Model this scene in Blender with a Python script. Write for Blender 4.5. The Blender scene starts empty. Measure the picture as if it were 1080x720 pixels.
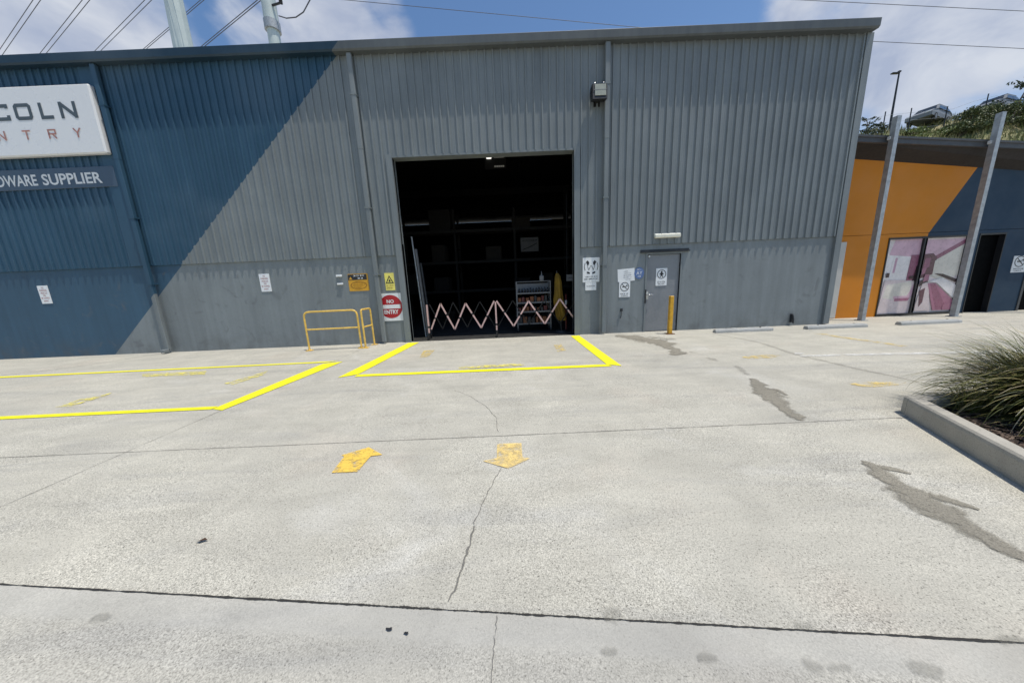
import bpy, math, random
from mathutils import Vector, Matrix
random.seed(7)
C = bpy.context.scene
COL = C.collection
RAD = math.radians

# ------------------------------------------------------------------ camera geometry (used to measure points on real planes)
FPX, PITCH, ROLL, EYE = 315.0, RAD(10.8), RAD(2.46), 1.5
_c, _s = math.cos(ROLL), math.sin(ROLL)
_r0 = Vector((1, 0, 0)); _d0 = Vector((0, -math.sin(PITCH), -math.cos(PITCH)))
FWD = Vector((0, math.cos(PITCH), -math.sin(PITCH)))
IX = _c*_r0 + _s*_d0
IY = -_s*_r0 + _c*_d0
EYEP = Vector((0, 0, EYE))
def ray(x, y): return IX*((x-540)/FPX) + IY*((y-360)/FPX) + FWD
def G(x, y, z=0.0):
    d = ray(x, y); return EYEP + d*((z-EYE)/d.z)
def W(x, y, Y):
    d = ray(x, y); return EYEP + d*(Y/d.y)

D = 8.47          # front face of the warehouse
YB = 9.40         # front wall of the shop next door

# ------------------------------------------------------------------ mesh helper
class MB:
    def __init__(s): s.v = []; s.f = []; s.m = []; s.sm = []; s.att = {}
    def add(s, vs, fs, mi=0, smooth=False):
        o = len(s.v); s.v += [tuple(v) for v in vs]
        for f in fs: s.f.append([o+i for i in f]); s.m.append(mi); s.sm.append(smooth)
        return o
    def box(s, x0, x1, y0, y1, z0, z1, mi=0, M=None):
        vs = [Vector((x, y, z)) for z in (z0, z1) for y in (y0, y1) for x in (x0, x1)]
        if M is not None: vs = [M @ v for v in vs]
        s.add(vs, [(0,2,3,1),(4,5,7,6),(0,1,5,4),(2,6,7,3),(0,4,6,2),(1,3,7,5)], mi)
    def bbox(s, x0, x1, y0, y1, z0, z1, b=.01, mi=0, M=None):      # box with chamfered edges
        cx, cy, cz = (x0+x1)/2, (y0+y1)/2, (z0+z1)/2; hx, hy, hz = (x1-x0)/2, (y1-y0)/2, (z1-z0)/2
        b = min(b, hx*.9, hy*.9, hz*.9); vs = []; idx = {}
        for sx in (-1,1):
            for sy in (-1,1):
                for sz in (-1,1):
                    for a in range(3):
                        p = [sx*(hx-b), sy*(hy-b), sz*(hz-b)]; p[a] = (sx*hx, sy*hy, sz*hz)[a]
                        idx[(sx,sy,sz,a)] = len(vs); v = Vector((cx+p[0], cy+p[1], cz+p[2])); vs.append(M @ v if M is not None else v)
        fs = []
        for a in range(3):
            o = [i for i in range(3) if i != a]
            for sg in (-1,1):
                q = []
                for u, w in ((-1,-1),(1,-1),(1,1),(-1,1)):
                    k = [0,0,0]; k[a] = sg; k[o[0]] = u; k[o[1]] = w; q.append(idx[(k[0],k[1],k[2],a)])
                fs.append(q)
        for a in range(3):
            o = [i for i in range(3) if i != a]
            for u in (-1,1):
                for w in (-1,1):
                    k1 = [0,0,0]; k1[o[0]] = u; k1[o[1]] = w; k2 = k1[:]; k1[a] = -1; k2[a] = 1
                    fs.append([idx[(*k1,o[0])], idx[(*k2,o[0])], idx[(*k2,o[1])], idx[(*k1,o[1])]])
        for sx in (-1,1):
            for sy in (-1,1):
                for sz in (-1,1): fs.append([idx[(sx,sy,sz,0)], idx[(sx,sy,sz,1)], idx[(sx,sy,sz,2)]])
        s.add(vs, fs, mi)
    def tube(s, pts, r, n=8, mi=0, cap=True):
        pts = [Vector(p) for p in pts]; rs = r if isinstance(r, (list, tuple)) else [r]*len(pts)
        t = (pts[1]-pts[0]).normalized(); up = Vector((0,0,1)) if abs(t.z) < .9 else Vector((1,0,0))
        a = t.cross(up).normalized(); vs = []
        for i, p in enumerate(pts):
            t = (pts[min(i+1, len(pts)-1)] - pts[max(i-1, 0)]).normalized()
            a = (a - t*a.dot(t)).normalized(); b = t.cross(a)
            for k in range(n):
                w = 2*math.pi*k/n; vs.append(p + (a*math.cos(w)+b*math.sin(w))*rs[i])
        fs = [(i*n+k, i*n+(k+1)%n, (i+1)*n+(k+1)%n, (i+1)*n+k) for i in range(len(pts)-1) for k in range(n)]
        s.add(vs, fs, mi, True)
        if cap:
            s.add(vs[:n], [list(range(n-1,-1,-1))], mi); s.add(vs[-n:], [list(range(n))], mi)
    def lathe(s, prof, c=(0,0,0), n=16, mi=0):
        vs = []
        for r, z in prof:
            for k in range(n):
                w = 2*math.pi*k/n; vs.append((c[0]+r*math.cos(w), c[1]+r*math.sin(w), c[2]+z))
        s.add(vs, [(i*n+k, i*n+(k+1)%n, (i+1)*n+(k+1)%n, (i+1)*n+k) for i in range(len(prof)-1) for k in range(n)], mi, True)
    def prism(s, poly, fn, d0, d1, mi=0):                          # poly 2-D, fn(u, v, d) -> xyz
        n = len(poly)
        vs = [fn(u, v, d0) for u, v in poly] + [fn(u, v, d1) for u, v in poly]
        s.add(vs, [list(range(n)), list(range(2*n-1, n-1, -1))] + [(i, i+n, (i+1)%n+n, (i+1)%n) for i in range(n)], mi)
    def poly(s, pts, mi=0): s.add(pts, [list(range(len(pts)))], mi)
    def build(s, name, mats, parent=None, loc=None):
        me = bpy.data.meshes.new(name); me.from_pydata(s.v, [], s.f)
        for m in (mats if isinstance(mats, (list, tuple)) else [mats]): me.materials.append(m)
        me.polygons.foreach_set('material_index', s.m); me.polygons.foreach_set('use_smooth', s.sm)
        for k, vals in s.att.items():
            at = me.attributes.new(k, 'FLOAT', 'POINT'); at.data.foreach_set('value', vals)
        me.update()
        o = bpy.data.objects.new(name, me); COL.objects.link(o)
        if parent is not None:
            o.parent = parent
            o.matrix_parent_inverse = Matrix.Translation(-Vector(parent_loc(parent)))
        if loc is not None: o.location = loc
        return o
def parent_loc(p):
    l = Vector(p.location)
    if p.parent is not None: l = l + Vector(parent_loc(p.parent)) + p.matrix_parent_inverse.translation
    return l
def tag(o, label=None, cat=None, group=None, kind=None):
    if label: o['label'] = label
    if cat: o['category'] = cat
    if group: o['group'] = group
    if kind: o['kind'] = kind
    return o
def thing(name, label, cat, loc=(0,0,0), group=None):
    o = bpy.data.objects.new(name, None); o.empty_display_size = .2; COL.objects.link(o); o.location = loc
    return tag(o, label, cat, group)
def copy_tree(o, parent=None):
    c = o.copy(); COL.objects.link(c)
    if parent is not None: c.parent = parent
    for ch in list(o.children): copy_tree(ch, c)
    return c

# ------------------------------------------------------------------ materials
class NT:
    def __init__(s, name):
        s.m = bpy.data.materials.new(name); s.m.use_nodes = True; s.t = s.m.node_tree; s.t.nodes.clear()
        s.out = s.n('ShaderNodeOutputMaterial'); s.b = s.n('ShaderNodeBsdfPrincipled'); s.l(s.b.outputs[0], s.out.inputs[0])
    def n(s, t, **k):
        x = s.t.nodes.new(t)
        for a, v in k.items(): setattr(x, a, v)
        return x
    def l(s, a, b): s.t.links.new(a, b)
    def put(s, sock, v):
        if hasattr(v, 'links'): s.l(v, sock)
        else: sock.default_value = v
    def math(s, op, a, b=0.0, c=None, clamp=False):
        x = s.n('ShaderNodeMath', operation=op); x.use_clamp = clamp
        s.put(x.inputs[0], a); s.put(x.inputs[1], b)
        if c is not None: s.put(x.inputs[2], c)
        return x.outputs[0]
    def pos(s):
        if not hasattr(s, '_p'): s._p = s.n('ShaderNodeNewGeometry').outputs['Position']
        return s._p
    def xyz(s):
        if not hasattr(s, '_x'):
            x = s.n('ShaderNodeSeparateXYZ'); s.l(s.pos(), x.inputs[0]); s._x = x.outputs
        return s._x
    def obj(s):
        return s.n('ShaderNodeTexCoord').outputs['Object']
    def mapped(s, scale, vec=None, loc=(0,0,0)):
        x = s.n('ShaderNodeMapping'); s.l(vec or s.pos(), x.inputs[0]); x.inputs['Scale'].default_value = scale; x.inputs['Location'].default_value = loc
        return x.outputs[0]
    def noise(s, scale, detail=4, rough=.55, vec=None, dist=0):
        x = s.n('ShaderNodeTexNoise'); s.l(vec or s.pos(), x.inputs['Vector'])
        x.inputs['Scale'].default_value = scale; x.inputs['Detail'].default_value = detail; x.inputs['Roughness'].default_value = rough; x.inputs['Distortion'].default_value = dist
        return x.outputs[0]
    def vor(s, scale, vec=None, feature='F1'):
        x = s.n('ShaderNodeTexVoronoi', feature=feature); s.l(vec or s.pos(), x.inputs['Vector']); x.inputs['Scale'].default_value = scale
        return x
    def ramp(s, f, lo, hi, a=0.0, b=1.0):
        x = s.n('ShaderNodeMapRange'); x.clamp = True; s.put(x.inputs[0], f)
        x.inputs[1].default_value = lo; x.inputs[2].default_value = hi; x.inputs[3].default_value = a; x.inputs[4].default_value = b
        return x.outputs[0]
    def mix(s, f, a, b, mode='MIX'):
        x = s.n('ShaderNodeMix', data_type='RGBA', blend_type=mode); s.put(x.inputs[0], f)
        for i, v in ((6, a), (7, b)):
            if hasattr(v, 'links'): s.l(v, x.inputs[i])
            else: x.inputs[i].default_value = (*v[:3], 1)
        return x.outputs[2]
    def scale(s, col, f):
        x = s.n('ShaderNodeVectorMath', operation='SCALE')
        if hasattr(col, 'links'): s.l(col, x.inputs[0])
        else: x.inputs[0].default_value = col[:3]
        s.put(x.inputs['Scale'], f); return x.outputs[0]
    def bump(s, h, strength=.3, dist=.01):
        x = s.n('ShaderNodeBump'); s.l(h, x.inputs['Height']); x.inputs['Strength'].default_value = strength; x.inputs['Distance'].default_value = dist
        s.l(x.outputs[0], s.b.inputs['Normal'])
    def set(s, col=None, rough=None, metal=None, spec=None):
        for k, v in (('Base Color', col), ('Roughness', rough), ('Metallic', metal), ('Specular IOR Level', spec)):
            if v is None: continue
            if k == 'Base Color' and not hasattr(v, 'links'): v = (*v[:3], 1)
            s.put(s.b.inputs[k], v)
        return s.m
    def alpha(s, f):
        s.put(s.b.inputs['Alpha'], f)

def plain(name, col, rough=.5, metal=0, var=.12, sc=6, spec=None, bump=0, bsc=60):
    t = NT(name)
    n = t.noise(sc, 5, .6)
    c = t.scale(col, t.ramp(n, .3, .7, 1-var, 1+var))
    if bump: t.bump(t.noise(bsc, 3), bump, .004)
    return t.set(c, t.ramp(t.noise(sc*3, 3), .3, .7, max(0, rough-.08), min(1, rough+.08)), metal, spec)

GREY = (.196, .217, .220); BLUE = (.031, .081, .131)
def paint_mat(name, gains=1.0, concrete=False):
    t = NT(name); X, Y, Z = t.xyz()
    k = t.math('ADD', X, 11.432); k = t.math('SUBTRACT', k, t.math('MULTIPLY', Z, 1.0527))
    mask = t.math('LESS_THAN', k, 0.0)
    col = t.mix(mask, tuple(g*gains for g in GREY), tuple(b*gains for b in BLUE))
    big = t.noise(.7, 5, .6)
    streak = t.noise(1.0, 4, .6, vec=t.mapped((7, 7, .35)))
    fine = t.noise(18, 4, .6)
    v = t.math('MULTIPLY', t.ramp(big, .3, .7, .9, 1.09), t.ramp(streak, .3, .7, .88, 1.09))
    v = t.math('MULTIPLY', v, t.ramp(fine, .3, .7, .96, 1.03))
    col = t.scale(col, v)
    if concrete:
        # scuffs and splash dirt along the foot of the wall
        foot = t.ramp(Z, 0.0, .55, 1, 0)
        dirt = t.math('MULTIPLY', foot, t.ramp(t.noise(2.2, 6, .65), .42, .68))
        col = t.mix(t.math('MULTIPLY', dirt, .6), col, (.09, .088, .08))
        sc = t.math('MULTIPLY', t.ramp(t.noise(1.7, 5, .6, dist=1.5), .60, .70), .45)
        col = t.mix(sc, col, (.11, .115, .12))
        t.bump(t.noise(35, 4), .25, .004)
        t.set(col, .62)
    else:
        chalk = t.math('MULTIPLY', t.ramp(t.noise(.35, 3), .5, .75), .12)
        col = t.mix(chalk, col, (.34, .36, .36))
        t.set(col, t.ramp(streak, .3, .7, .42, .58), 0, .35)
    return t.m

M = {}
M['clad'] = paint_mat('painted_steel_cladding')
M['panel'] = paint_mat('painted_precast', 1.04, True)
M['trim'] = paint_mat('painted_flashing', .96)
M['fascia'] = paint_mat('shade_toned_fascia', .52)  # wall paint darkened: the eave's shade is put into the colour
def door_mat():
    t = NT('painted_door'); X, Y, Z = t.xyz()
    sm = t.noise(1.3, 5, .6, vec=t.mapped((1.6, 1, 1), loc=(.3, 0, .2)), dist=1.2)
    c = t.mix(t.ramp(sm, .5, .7, 0, .35), (.225, .235, .245), (.13, .15, .17))
    c = t.scale(c, t.ramp(t.noise(14, 4), .3, .7, .94, 1.05))
    return t.set(c, .45)
M['door'] = door_mat()
M['roof'] = plain('zinc_roof', (.35, .36, .36), .45, .2)
M['inner'] = plain('dark_lining', (.008, .008, .008), .9)  # near black: the interior's lack of light is put into the colour
M['floor_in'] = plain('dimmed_worn_floor', (.04, .039, .037), .9, 0, .3, 3, .15)  # floor tone cut down to paint in the gloom indoors
M['dim'] = plain('dimmed_dark_steel', (.004, .004, .0042), .9)  # steel coloured almost black to imitate deep interior shade
M['dimgrey'] = plain('dimmed_grey_steel', (.007, .007, .007), .9)  # grey taken down to near black, standing in for the unlit interior
M['dimtrolley'] = plain('worn_trolley_steel', (.15, .15, .15), .55, .2)
M['black'] = plain('black_plastic', (.012, .012, .013), .45)
M['dark'] = plain('dark_steel', (.035, .037, .04), .5, .3)
M['galv'] = plain('galvanised_steel', (.36, .38, .39), .5, .35, .22, 9)
M['white'] = plain('white_paint', (.72, .72, .70), .45, 0, .05)
M['signwhite'] = plain('white_sign_sheet', (.78, .79, .79), .35, 0, .04, 4)
M['lightbox'] = plain('lightbox_acrylic', (.74, .735, .72), .3, 0, .012, .8)
M['letter'] = plain('dark_grey_lettering', (.07, .085, .09), .4)
M['copper'] = plain('copper_lettering', (.46, .20, .15), .38, .25, .25, 20)
M['slate'] = plain('slate_blue_board', (.055, .085, .125), .4, 0, .08, 2)
M['red'] = plain('sign_red', (.42, .012, .018), .4, 0, .08)
M['yellow_sign'] = plain('sign_yellow', (.78, .55, .05), .4)
M['pale_yellow'] = plain('sign_pale_yellow', (.82, .72, .16), .4)
M['orange_sign'] = plain('sign_amber', (.66, .34, .02), .45)
M['brown_print'] = plain('sign_brown_print', (.34, .15, .01), .5)
M['ink'] = plain('black_ink', (.02, .02, .022), .5)
M['greyink'] = plain('grey_ink', (.22, .22, .23), .5)
M['redink'] = plain('red_ink', (.36, .09, .08), .5)
M['bluesign'] = plain('sign_blue', (.10, .17, .36), .4)
M['rail'] = plain('yellow_rail_paint', (.74, .48, .10), .4, 0, .25, 14)
M['bollard'] = plain('yellow_bollard_paint', (.66, .35, .02), .45, 0, .2, 9)
M['cream'] = plain('cream_diffuser', (.72, .70, .58), .35)
M['glass_lamp'] = plain('frosted_lamp_glass', (.33, .34, .28), .2, 0, .12, 12)
M['chrome'] = plain('satin_steel', (.6, .6, .6), .25, .9)
M['pink'] = plain('faded_red_white_bar', (.64, .42, .38), .45, 0, .14, 9)
M['yellow_cloth'] = plain('yellow_cloth', (.17, .10, .006), .9, 0, .25, 5)  # yellow dulled so the shade indoors is part of the colour
M['carton'] = plain('dimmed_brown_carton', (.009, .007, .005), .9)  # brown darkened to paint in the dimness around the racking
M['greysign'] = plain('grey_card', (.17, .17, .17), .7)
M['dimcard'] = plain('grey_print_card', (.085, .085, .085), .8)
M['orange_wall'] = plain('orange_render', (.62, .21, .004), .65, 0, .06, .8)
M['blue_wall'] = plain('navy_render', (.010, .036, .070), .65, 0, .07, .8)
M['bronze'] = plain('dark_fascia_metal', (.06, .06, .062), .55, .0)
M['alu'] = plain('dark_aluminium', (.03, .03, .033), .35, .3)
M['doorblack'] = plain('tinted_glass_door', (.002, .0022, .0025), .6, 0, .1, 4, .04)
M['soffit'] = plain('grey_soffit', (.026, .021, .019), .8)
M['kerb'] = None
M['leaf_dead'] = plain('dry_leaf', (.06, .03, .015), .8)
M['tower'] = plain('painted_steel_mast', (.48, .54, .52), .5, .1, .08, .6)
M['wire'] = plain('aluminium_cable', (.10, .10, .11), .5, .3)
M['carsilver'] = plain('silver_car_paint', (.20, .21, .22), .5, .0)
M['carglass'] = plain('car_glass', (.015, .018, .02), .08)
M['tyre'] = plain('tyre_rubber', (.02, .02, .02), .85)
M['bark'] = plain('bark', (.09, .07, .055), .9, 0, .3, 6)

def concrete(name, base, speck=1.0, slabs=False, alpha_attr=False, thr=.5, amax=1.0):
    t = NT(name); X, Y, Z = t.xyz()
    big = t.noise(.32, 6, .6, dist=.4); mid = t.noise(1.6, 6, .65, dist=.8); smear = t.noise(1.0, 6, .6, vec=t.mapped((.9, 4.5, 1)), dist=.6)
    agg = t.noise(150, 3, .75); grit = t.noise(62, 4, .7); vc = t.vor(210).outputs['Color']
    sep = t.n('ShaderNodeSeparateColor'); t.l(vc, sep.inputs[0])
    stones = t.ramp(sep.outputs[0], .0, 1.0, -.5, .5)
    rub = t.ramp(t.noise(.8, 5, .6, dist=.5), .40, .60, .30, 1.15)     # how far the surface is rubbed down to the stones
    col = t.mix(t.ramp(big, .35, .65), tuple(b*f for b, f in zip(base, (.93, .93, .925))), tuple(b*f for b, f in zip(base, (1.05, 1.045, 1.02))))
    v = t.math('MULTIPLY', t.ramp(mid, .3, .7, .90, 1.08), t.ramp(smear, .3, .7, .92, 1.06))
    st = t.math('MULTIPLY', t.math('MULTIPLY', stones, .72*speck), rub)
    st = t.math('ADD', st, t.math('MULTIPLY', t.ramp(agg, .3, .7, -.5, .5), .5*speck))
    st = t.math('ADD', st, t.math('MULTIPLY', t.ramp(grit, .3, .7, -.5, .5), .12*speck))
    dots = t.ramp(t.noise(88, 2, .5), .60, .66, 0, 1)
    st = t.math('SUBTRACT', st, t.math('MULTIPLY', dots, .42*speck))
    if slabs:
        # the nearer slab, beyond the driveway joint, is a separate, greyer pour with a trowelled edge
        lim = t.math('MULTIPLY_ADD', X, -.0927, 1.1207)
        dy = t.math('SUBTRACT', Y, lim)
        near = t.math('LESS_THAN', dy, 0.0)
        band = t.math('MULTIPLY', near, t.ramp(dy, -.16, -.12))
        st = t.math('MULTIPLY', st, t.math('SUBTRACT', 1.0, t.math('MULTIPLY', band, .6)))
        st = t.math('MULTIPLY', st, t.math('SUBTRACT', 1.0, t.math('MULTIPLY', near, .25)))
        col = t.mix(near, col, t.mix(.6, col, (.40, .382, .335)))
        col = t.mix(t.math('MULTIPLY', band, .5), col, (.44, .425, .38))
        # rust-tinted patches and pale laitance
        warm = t.math('MULTIPLY', t.ramp(t.noise(.55, 4, .6, vec=t.mapped((1,1,1), loc=(3.1, 7.7, 0))), .56, .72), .35)
        col = t.mix(warm, col, (.50, .43, .35))
        pale = t.math('MULTIPLY', t.ramp(t.noise(.7, 6, .65, vec=t.mapped((1,1,1), loc=(13.1, 2.7, 0)), dist=1.0), .58, .74), .4)
        col = t.mix(pale, col, (.58, .565, .52))
        tyre = t.math('MULTIPLY', t.ramp(t.noise(1.0, 5, .6, vec=t.mapped((.35, 2.6, 1), loc=(1.7, .4, 0)), dist=1.2), .52, .72), .42)
        col = t.mix(tyre, col, (.29, .285, .27))
    v = t.math('MULTIPLY', v, t.math('ADD', 1.0, st))
    col = t.scale(col, v)
    t.bump(t.math('ADD', t.math('MULTIPLY', agg, .6), grit), .22, .006)
    t.set(col, .85, 0, .3)
    if alpha_attr:
        a = t.n('ShaderNodeAttribute'); a.attribute_name = 'edge'
        f = t.math('ADD', a.outputs['Fac'], t.math('MULTIPLY', t.ramp(t.noise(7, 7, .66, dist=.4), .28, .72, -.5, .5), 1.0))
        f = t.math('ADD', f, t.math('MULTIPLY', t.ramp(agg, .3, .7, -.5, .5), .22))
        t.alpha(t.ramp(f, thr-.22, thr+.18, 0, amax))
    return t.m
CB = (.458, .436, .374)
M['ground'] = concrete('broom_finished_concrete', CB, 1.0, True)
M['wet'] = concrete('damp_concrete', tuple(b*f for b, f in zip(CB, (.60, .58, .55))), .8, False, True, .46, .93)
M['faintwet'] = concrete('drying_concrete', tuple(b*.62 for b in CB), .8, False, True, .52, .27)
M['palepatch'] = concrete('patched_concrete', tuple(b*1.2 for b in CB), .6, False, True, .55)
M['kerb'] = concrete('kerb_concrete', (.40, .375, .325), .4)
M['stop'] = concrete('wheel_stop_concrete', (.40, .40, .385), .7)
def crackmat(name, col, thr, amax=1.0):
    t = NT(name)
    a = t.n('ShaderNodeAttribute'); a.attribute_name = 'edge'
    f = t.math('ADD', a.outputs['Fac'], t.math('MULTIPLY', t.ramp(t.noise(14, 5, .7), .25, .75, -.5, .5), .9))
    t.alpha(t.ramp(f, thr-.15, thr+.15, 0, amax)); return t.set(col, .9)
M['joint'] = crackmat('joint_filler', (.03, .028, .024), .42)
M['thinjoint'] = crackmat('dirt_in_joint', (.20, .19, .165), .62, .75)
M['crack'] = crackmat('hairline_crack', (.16, .15, .13), .66, .65)
def roadpaint(name, col, lo, hi, sc=9):
    t = NT(name)
    n = t.math('ADD', t.math('MULTIPLY', t.noise(sc, 7, .7), .65), t.math('MULTIPLY', t.noise(70, 3, .7), .35))
    t.alpha(t.ramp(n, lo, hi)); c = t.scale(col, t.ramp(t.noise(30, 4), .3, .7, .9, 1.06))
    return t.set(c, .6)
M['yline'] = roadpaint('bright_yellow_line', (.86, .80, .012), .22, .36)
M['yarrow'] = roadpaint('amber_arrow_paint', (.82, .54, .09), .36, .52, 11)
M['yarrow2'] = roadpaint('worn_amber_arrow_paint', (.82, .60, .22), .36, .58, 12)
M['yfaded'] = roadpaint('faded_yellow_paint', (.78, .58, .18), .45, .60, 6)
M['yworn'] = roadpaint('worn_yellow_paint', (.80, .70, .16), .46, .56, 9)
M['wfaded'] = roadpaint('faded_white_paint', (.74, .73, .69), .38, .62, 5)

# ------------------------------------------------------------------ lettering
def text_mesh(body, bold=.0):
    cu = bpy.data.curves.new('lettering', 'FONT'); cu.body = body; cu.resolution_u = 3; cu.offset = bold
    ob = bpy.data.objects.new('lettering', cu)
    COL.objects.link(ob)
    dg = bpy.context.evaluated_depsgraph_get()
    me = bpy.data.meshes.new_from_object(ob.evaluated_get(dg))
    bpy.data.objects.remove(ob); bpy.data.curves.remove(cu)
    vs = [v.co.copy() for v in me.vertices]; fs = [list(p.vertices) for p in me.polygons]
    bpy.data.meshes.remove(me)
    return vs, fs
def add_text(mb, body, x0, x1, z0, z1, y, mi=0, bold=0.0):
    vs, fs = text_mesh(body, bold)
    ax = min(v.x for v in vs); bx = max(v.x for v in vs); az = min(v.y for v in vs); bz = max(v.y for v in vs)
    mb.add([(x0+(v.x-ax)/(bx-ax)*(x1-x0), y, z0+(v.y-az)/(bz-az)*(z1-z0)) for v in vs], fs, mi)
def add_blur_line(mb, x0, x1, z0, z1, y, mi=0, seed=1):            # print too small to read: a run of letter-sized strokes
    r = random.Random(seed); h = z1-z0; x = x0
    while x < x1-.3*h:
        w = h*r.uniform(.35, .7)
        if r.random() < .14: x += w*.8; continue
        k = r.random()
        a = min(x+w, x1)
        if k < .35: mb.box(x, x+w*.3, y-.001, y, z0, z1, mi); mb.box(x+w*.32, a, y-.001, y, z0+h*r.uniform(.0,.6), z0+h*r.uniform(.65,1), mi)
        elif k < .7: mb.box(x, a, y-.001, y, z0+h*.72, z1, mi); mb.box(x, a, y-.001, y, z0, z0+h*.25, mi)
        else: mb.box(x+w*.3, x+w*.65, y-.001, y, z0, z1, mi)
        x += w+h*.16
def disc(mb, cx, cz, r, y, mi=0, n=28, r0=0, a0=0, a1=2*math.pi):
    if r0 == 0 and a1-a0 > 6.2: mb.poly([(cx+r*math.cos(2*math.pi*k/n), y, cz+r*math.sin(2*math.pi*k/n)) for k in range(n)], mi); return
    for k in range(n):
        b, c = a0+(a1-a0)*k/n, a0+(a1-a0)*(k+1)/n
        mb.poly([(cx+r0*math.cos(b), y, cz+r0*math.sin(b)), (cx+r*math.cos(b), y, cz+r*math.sin(b)), (cx+r*math.cos(c), y, cz+r*math.sin(c)), (cx+r0*math.cos(c), y, cz+r0*math.sin(c))], mi)
def stroke(mb, pts, w, y, mi=0):                                   # flat pen stroke in the wall plane, mitred corners
    n = len(pts); L = []; Rr = []
    for i, (x, z) in enumerate(pts):
        a = Vector(pts[max(i-1,0)]); b = Vector(pts[min(i+1,n-1)]); p = Vector((x, z))
        d0 = (p-a).normalized() if i else (b-p).normalized(); d1 = (b-p).normalized() if i < n-1 else d0
        m = Vector((-(d0+d1).y, (d0+d1).x)); m = m.normalized() if m.length > 1e-6 else Vector((-d0.y, d0.x))
        k = w/2/max(.35, m.dot(Vector((-d0.y, d0.x)))); L.append(p+m*k); Rr.append(p-m*k)
    for i in range(n-1):
        mb.poly([(L[i].x, y, L[i].y), (Rr[i].x, y, Rr[i].y), (Rr[i+1].x, y, Rr[i+1].y), (L[i+1].x, y, L[i+1].y)], mi)

# ------------------------------------------------------------------ ground and its markings
mb = MB()
mb.add([(-300,-200,0),(300,-200,0),(300,500,0),(-300,500,0)], [(0,1,2,3)])
ground = tag(mb.build('concrete_yard', M['ground']), kind='structure')

def sheet(name, mat, pts, z, label=None):
    b = MB(); b.poly([(p[0], p[1], z) for p in pts]); o = b.build(name, mat, ground)
    if label: o['label'] = label
    return o
def ribbon(name, mat, pts, z, label=None, wob=0.0, sub=10, wj=.25, seed=0):   # pts: (x, y, width); cross-wise attribute fades to the edges
    r = random.Random(seed); P = []
    for i in range(len(pts)-1):
        (x0,y0,w0),(x1,y1,w1) = pts[i], pts[i+1]
        n = max(1, min(60, int(math.hypot(x1-x0, y1-y0)/.05))) if sub is None else sub
        for k in range(n):
            t = k/n; P.append((x0+(x1-x0)*t, y0+(y1-y0)*t, w0+(w1-w0)*t))
    P.append(pts[-1]); soft = mat in (M['wet'], M['faintwet']); b = MB()
    if soft: P = [(x, y, w*1.45) for x, y, w in P]; wj = .05; wob *= .4
    ed = []; n = len(P); off = 0; jw = 0; z = z+.00012*(len(ground.children)%40)
    cross = (-1, -.5, 0, .5, 1)
    for i, (x, y, w) in enumerate(P):
        k_ = 5 if soft else 1; a = Vector(P[max(0,i-k_)][:2]); c = Vector(P[min(n-1,i+k_)][:2]); t = (c-a).normalized(); nn = Vector((-t.y, t.x))
        off = off*.7 + r.uniform(-1,1)*wob; jw = jw*.6 + r.uniform(-1,1)*wj
        for q in cross:
            p = Vector((x,y)) + nn*(off + q*w*.5*max(.25, 1+jw)); b.v.append((p.x, p.y, z))
            e = 1-abs(q) if soft else 1-abs(q)**2
            if i in (0, n-1): e = 0
            ed.append(e)
    for i in range(n-1):
        for k in range(4):
            b.f.append([i*5+k, i*5+k+1, i*5+k+6, i*5+k+5]); b.m.append(0); b.sm.append(False)
    b.att['edge'] = ed
    o = b.build(name, mat, ground)
    if label: o['label'] = label
    return o
def gp(x, y, w): p = G(x, y); return (p.x, p.y, w)

# expansion joints
def jl(x): return 1.1207-.0927*x
ribbon('expansion_joint', M['joint'], [(-9, jl(-9), .010), (-3, jl(-3), .010), (-.8, jl(-.8), .011), (-.2, jl(-.2), .010), (.6, jl(.6), .009), (2.2, jl(2.2), .010), (5, jl(5), .013), (9, jl(9), .013)], .004, 'long dark driveway joint with chipped edges', wob=.0008, sub=110, wj=.4, seed=3)
ribbon('expansion_joint', M['thinjoint'], [(-14, 2.775, .012), (-.2, 2.79, .017), (4.05, 2.81, .012)], .004, wob=.001, sub=120, wj=.3, seed=4)
ribbon('expansion_joint', M['thinjoint'], [(-3.945, 8.3, .012), (-3.945, 3.9, .012), (-3.945, 1.5, .012)], .0044, wob=.001, sub=80, wj=.3, seed=5)
ribbon('expansion_joint', M['thinjoint'], [gp(172, 372.5, .045), gp(100, 384, .04), gp(40, 391.5, .03), gp(0, 396, .03)], .0044, wob=.002, sub=40, seed=6)
ribbon('expansion_joint', M['faintwet'], [gp(752, 352, .05), gp(800, 361, .09), gp(840, 374, .14), gp(900, 388, .11), gp(970, 403, .05)], .0044, 'long damp joint running to the planter corner', wob=.004, sub=40, seed=7)
# cracks
ribbon('crack', M['crack'], [gp(478,411,0.0074), gp(497,418,0.0087), gp(512,428,0.0099), gp(524,441,0.0087), gp(526,457,0.0099)], .0042, wob=.007, sub=9, seed=8)
ribbon('crack', M['crack'], [gp(538,467,0.0074), gp(543,478,0.0099), gp(534,488,0.0087), gp(522,505,0.0099), gp(507,535,0.0087), gp(497,566,.02), gp(488,601,.02), gp(471,637,0.0161)], .0042, 'meandering crack from the arrow to the driveway joint', wob=.007, sub=11, seed=9)
ribbon('crack', M['crack'], [gp(524,648,0.0087), gp(521,672,0.0074), gp(519,719,0.0074), gp(516,800,0.0074)], .0042, wob=.005, sub=11, seed=10)
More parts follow.
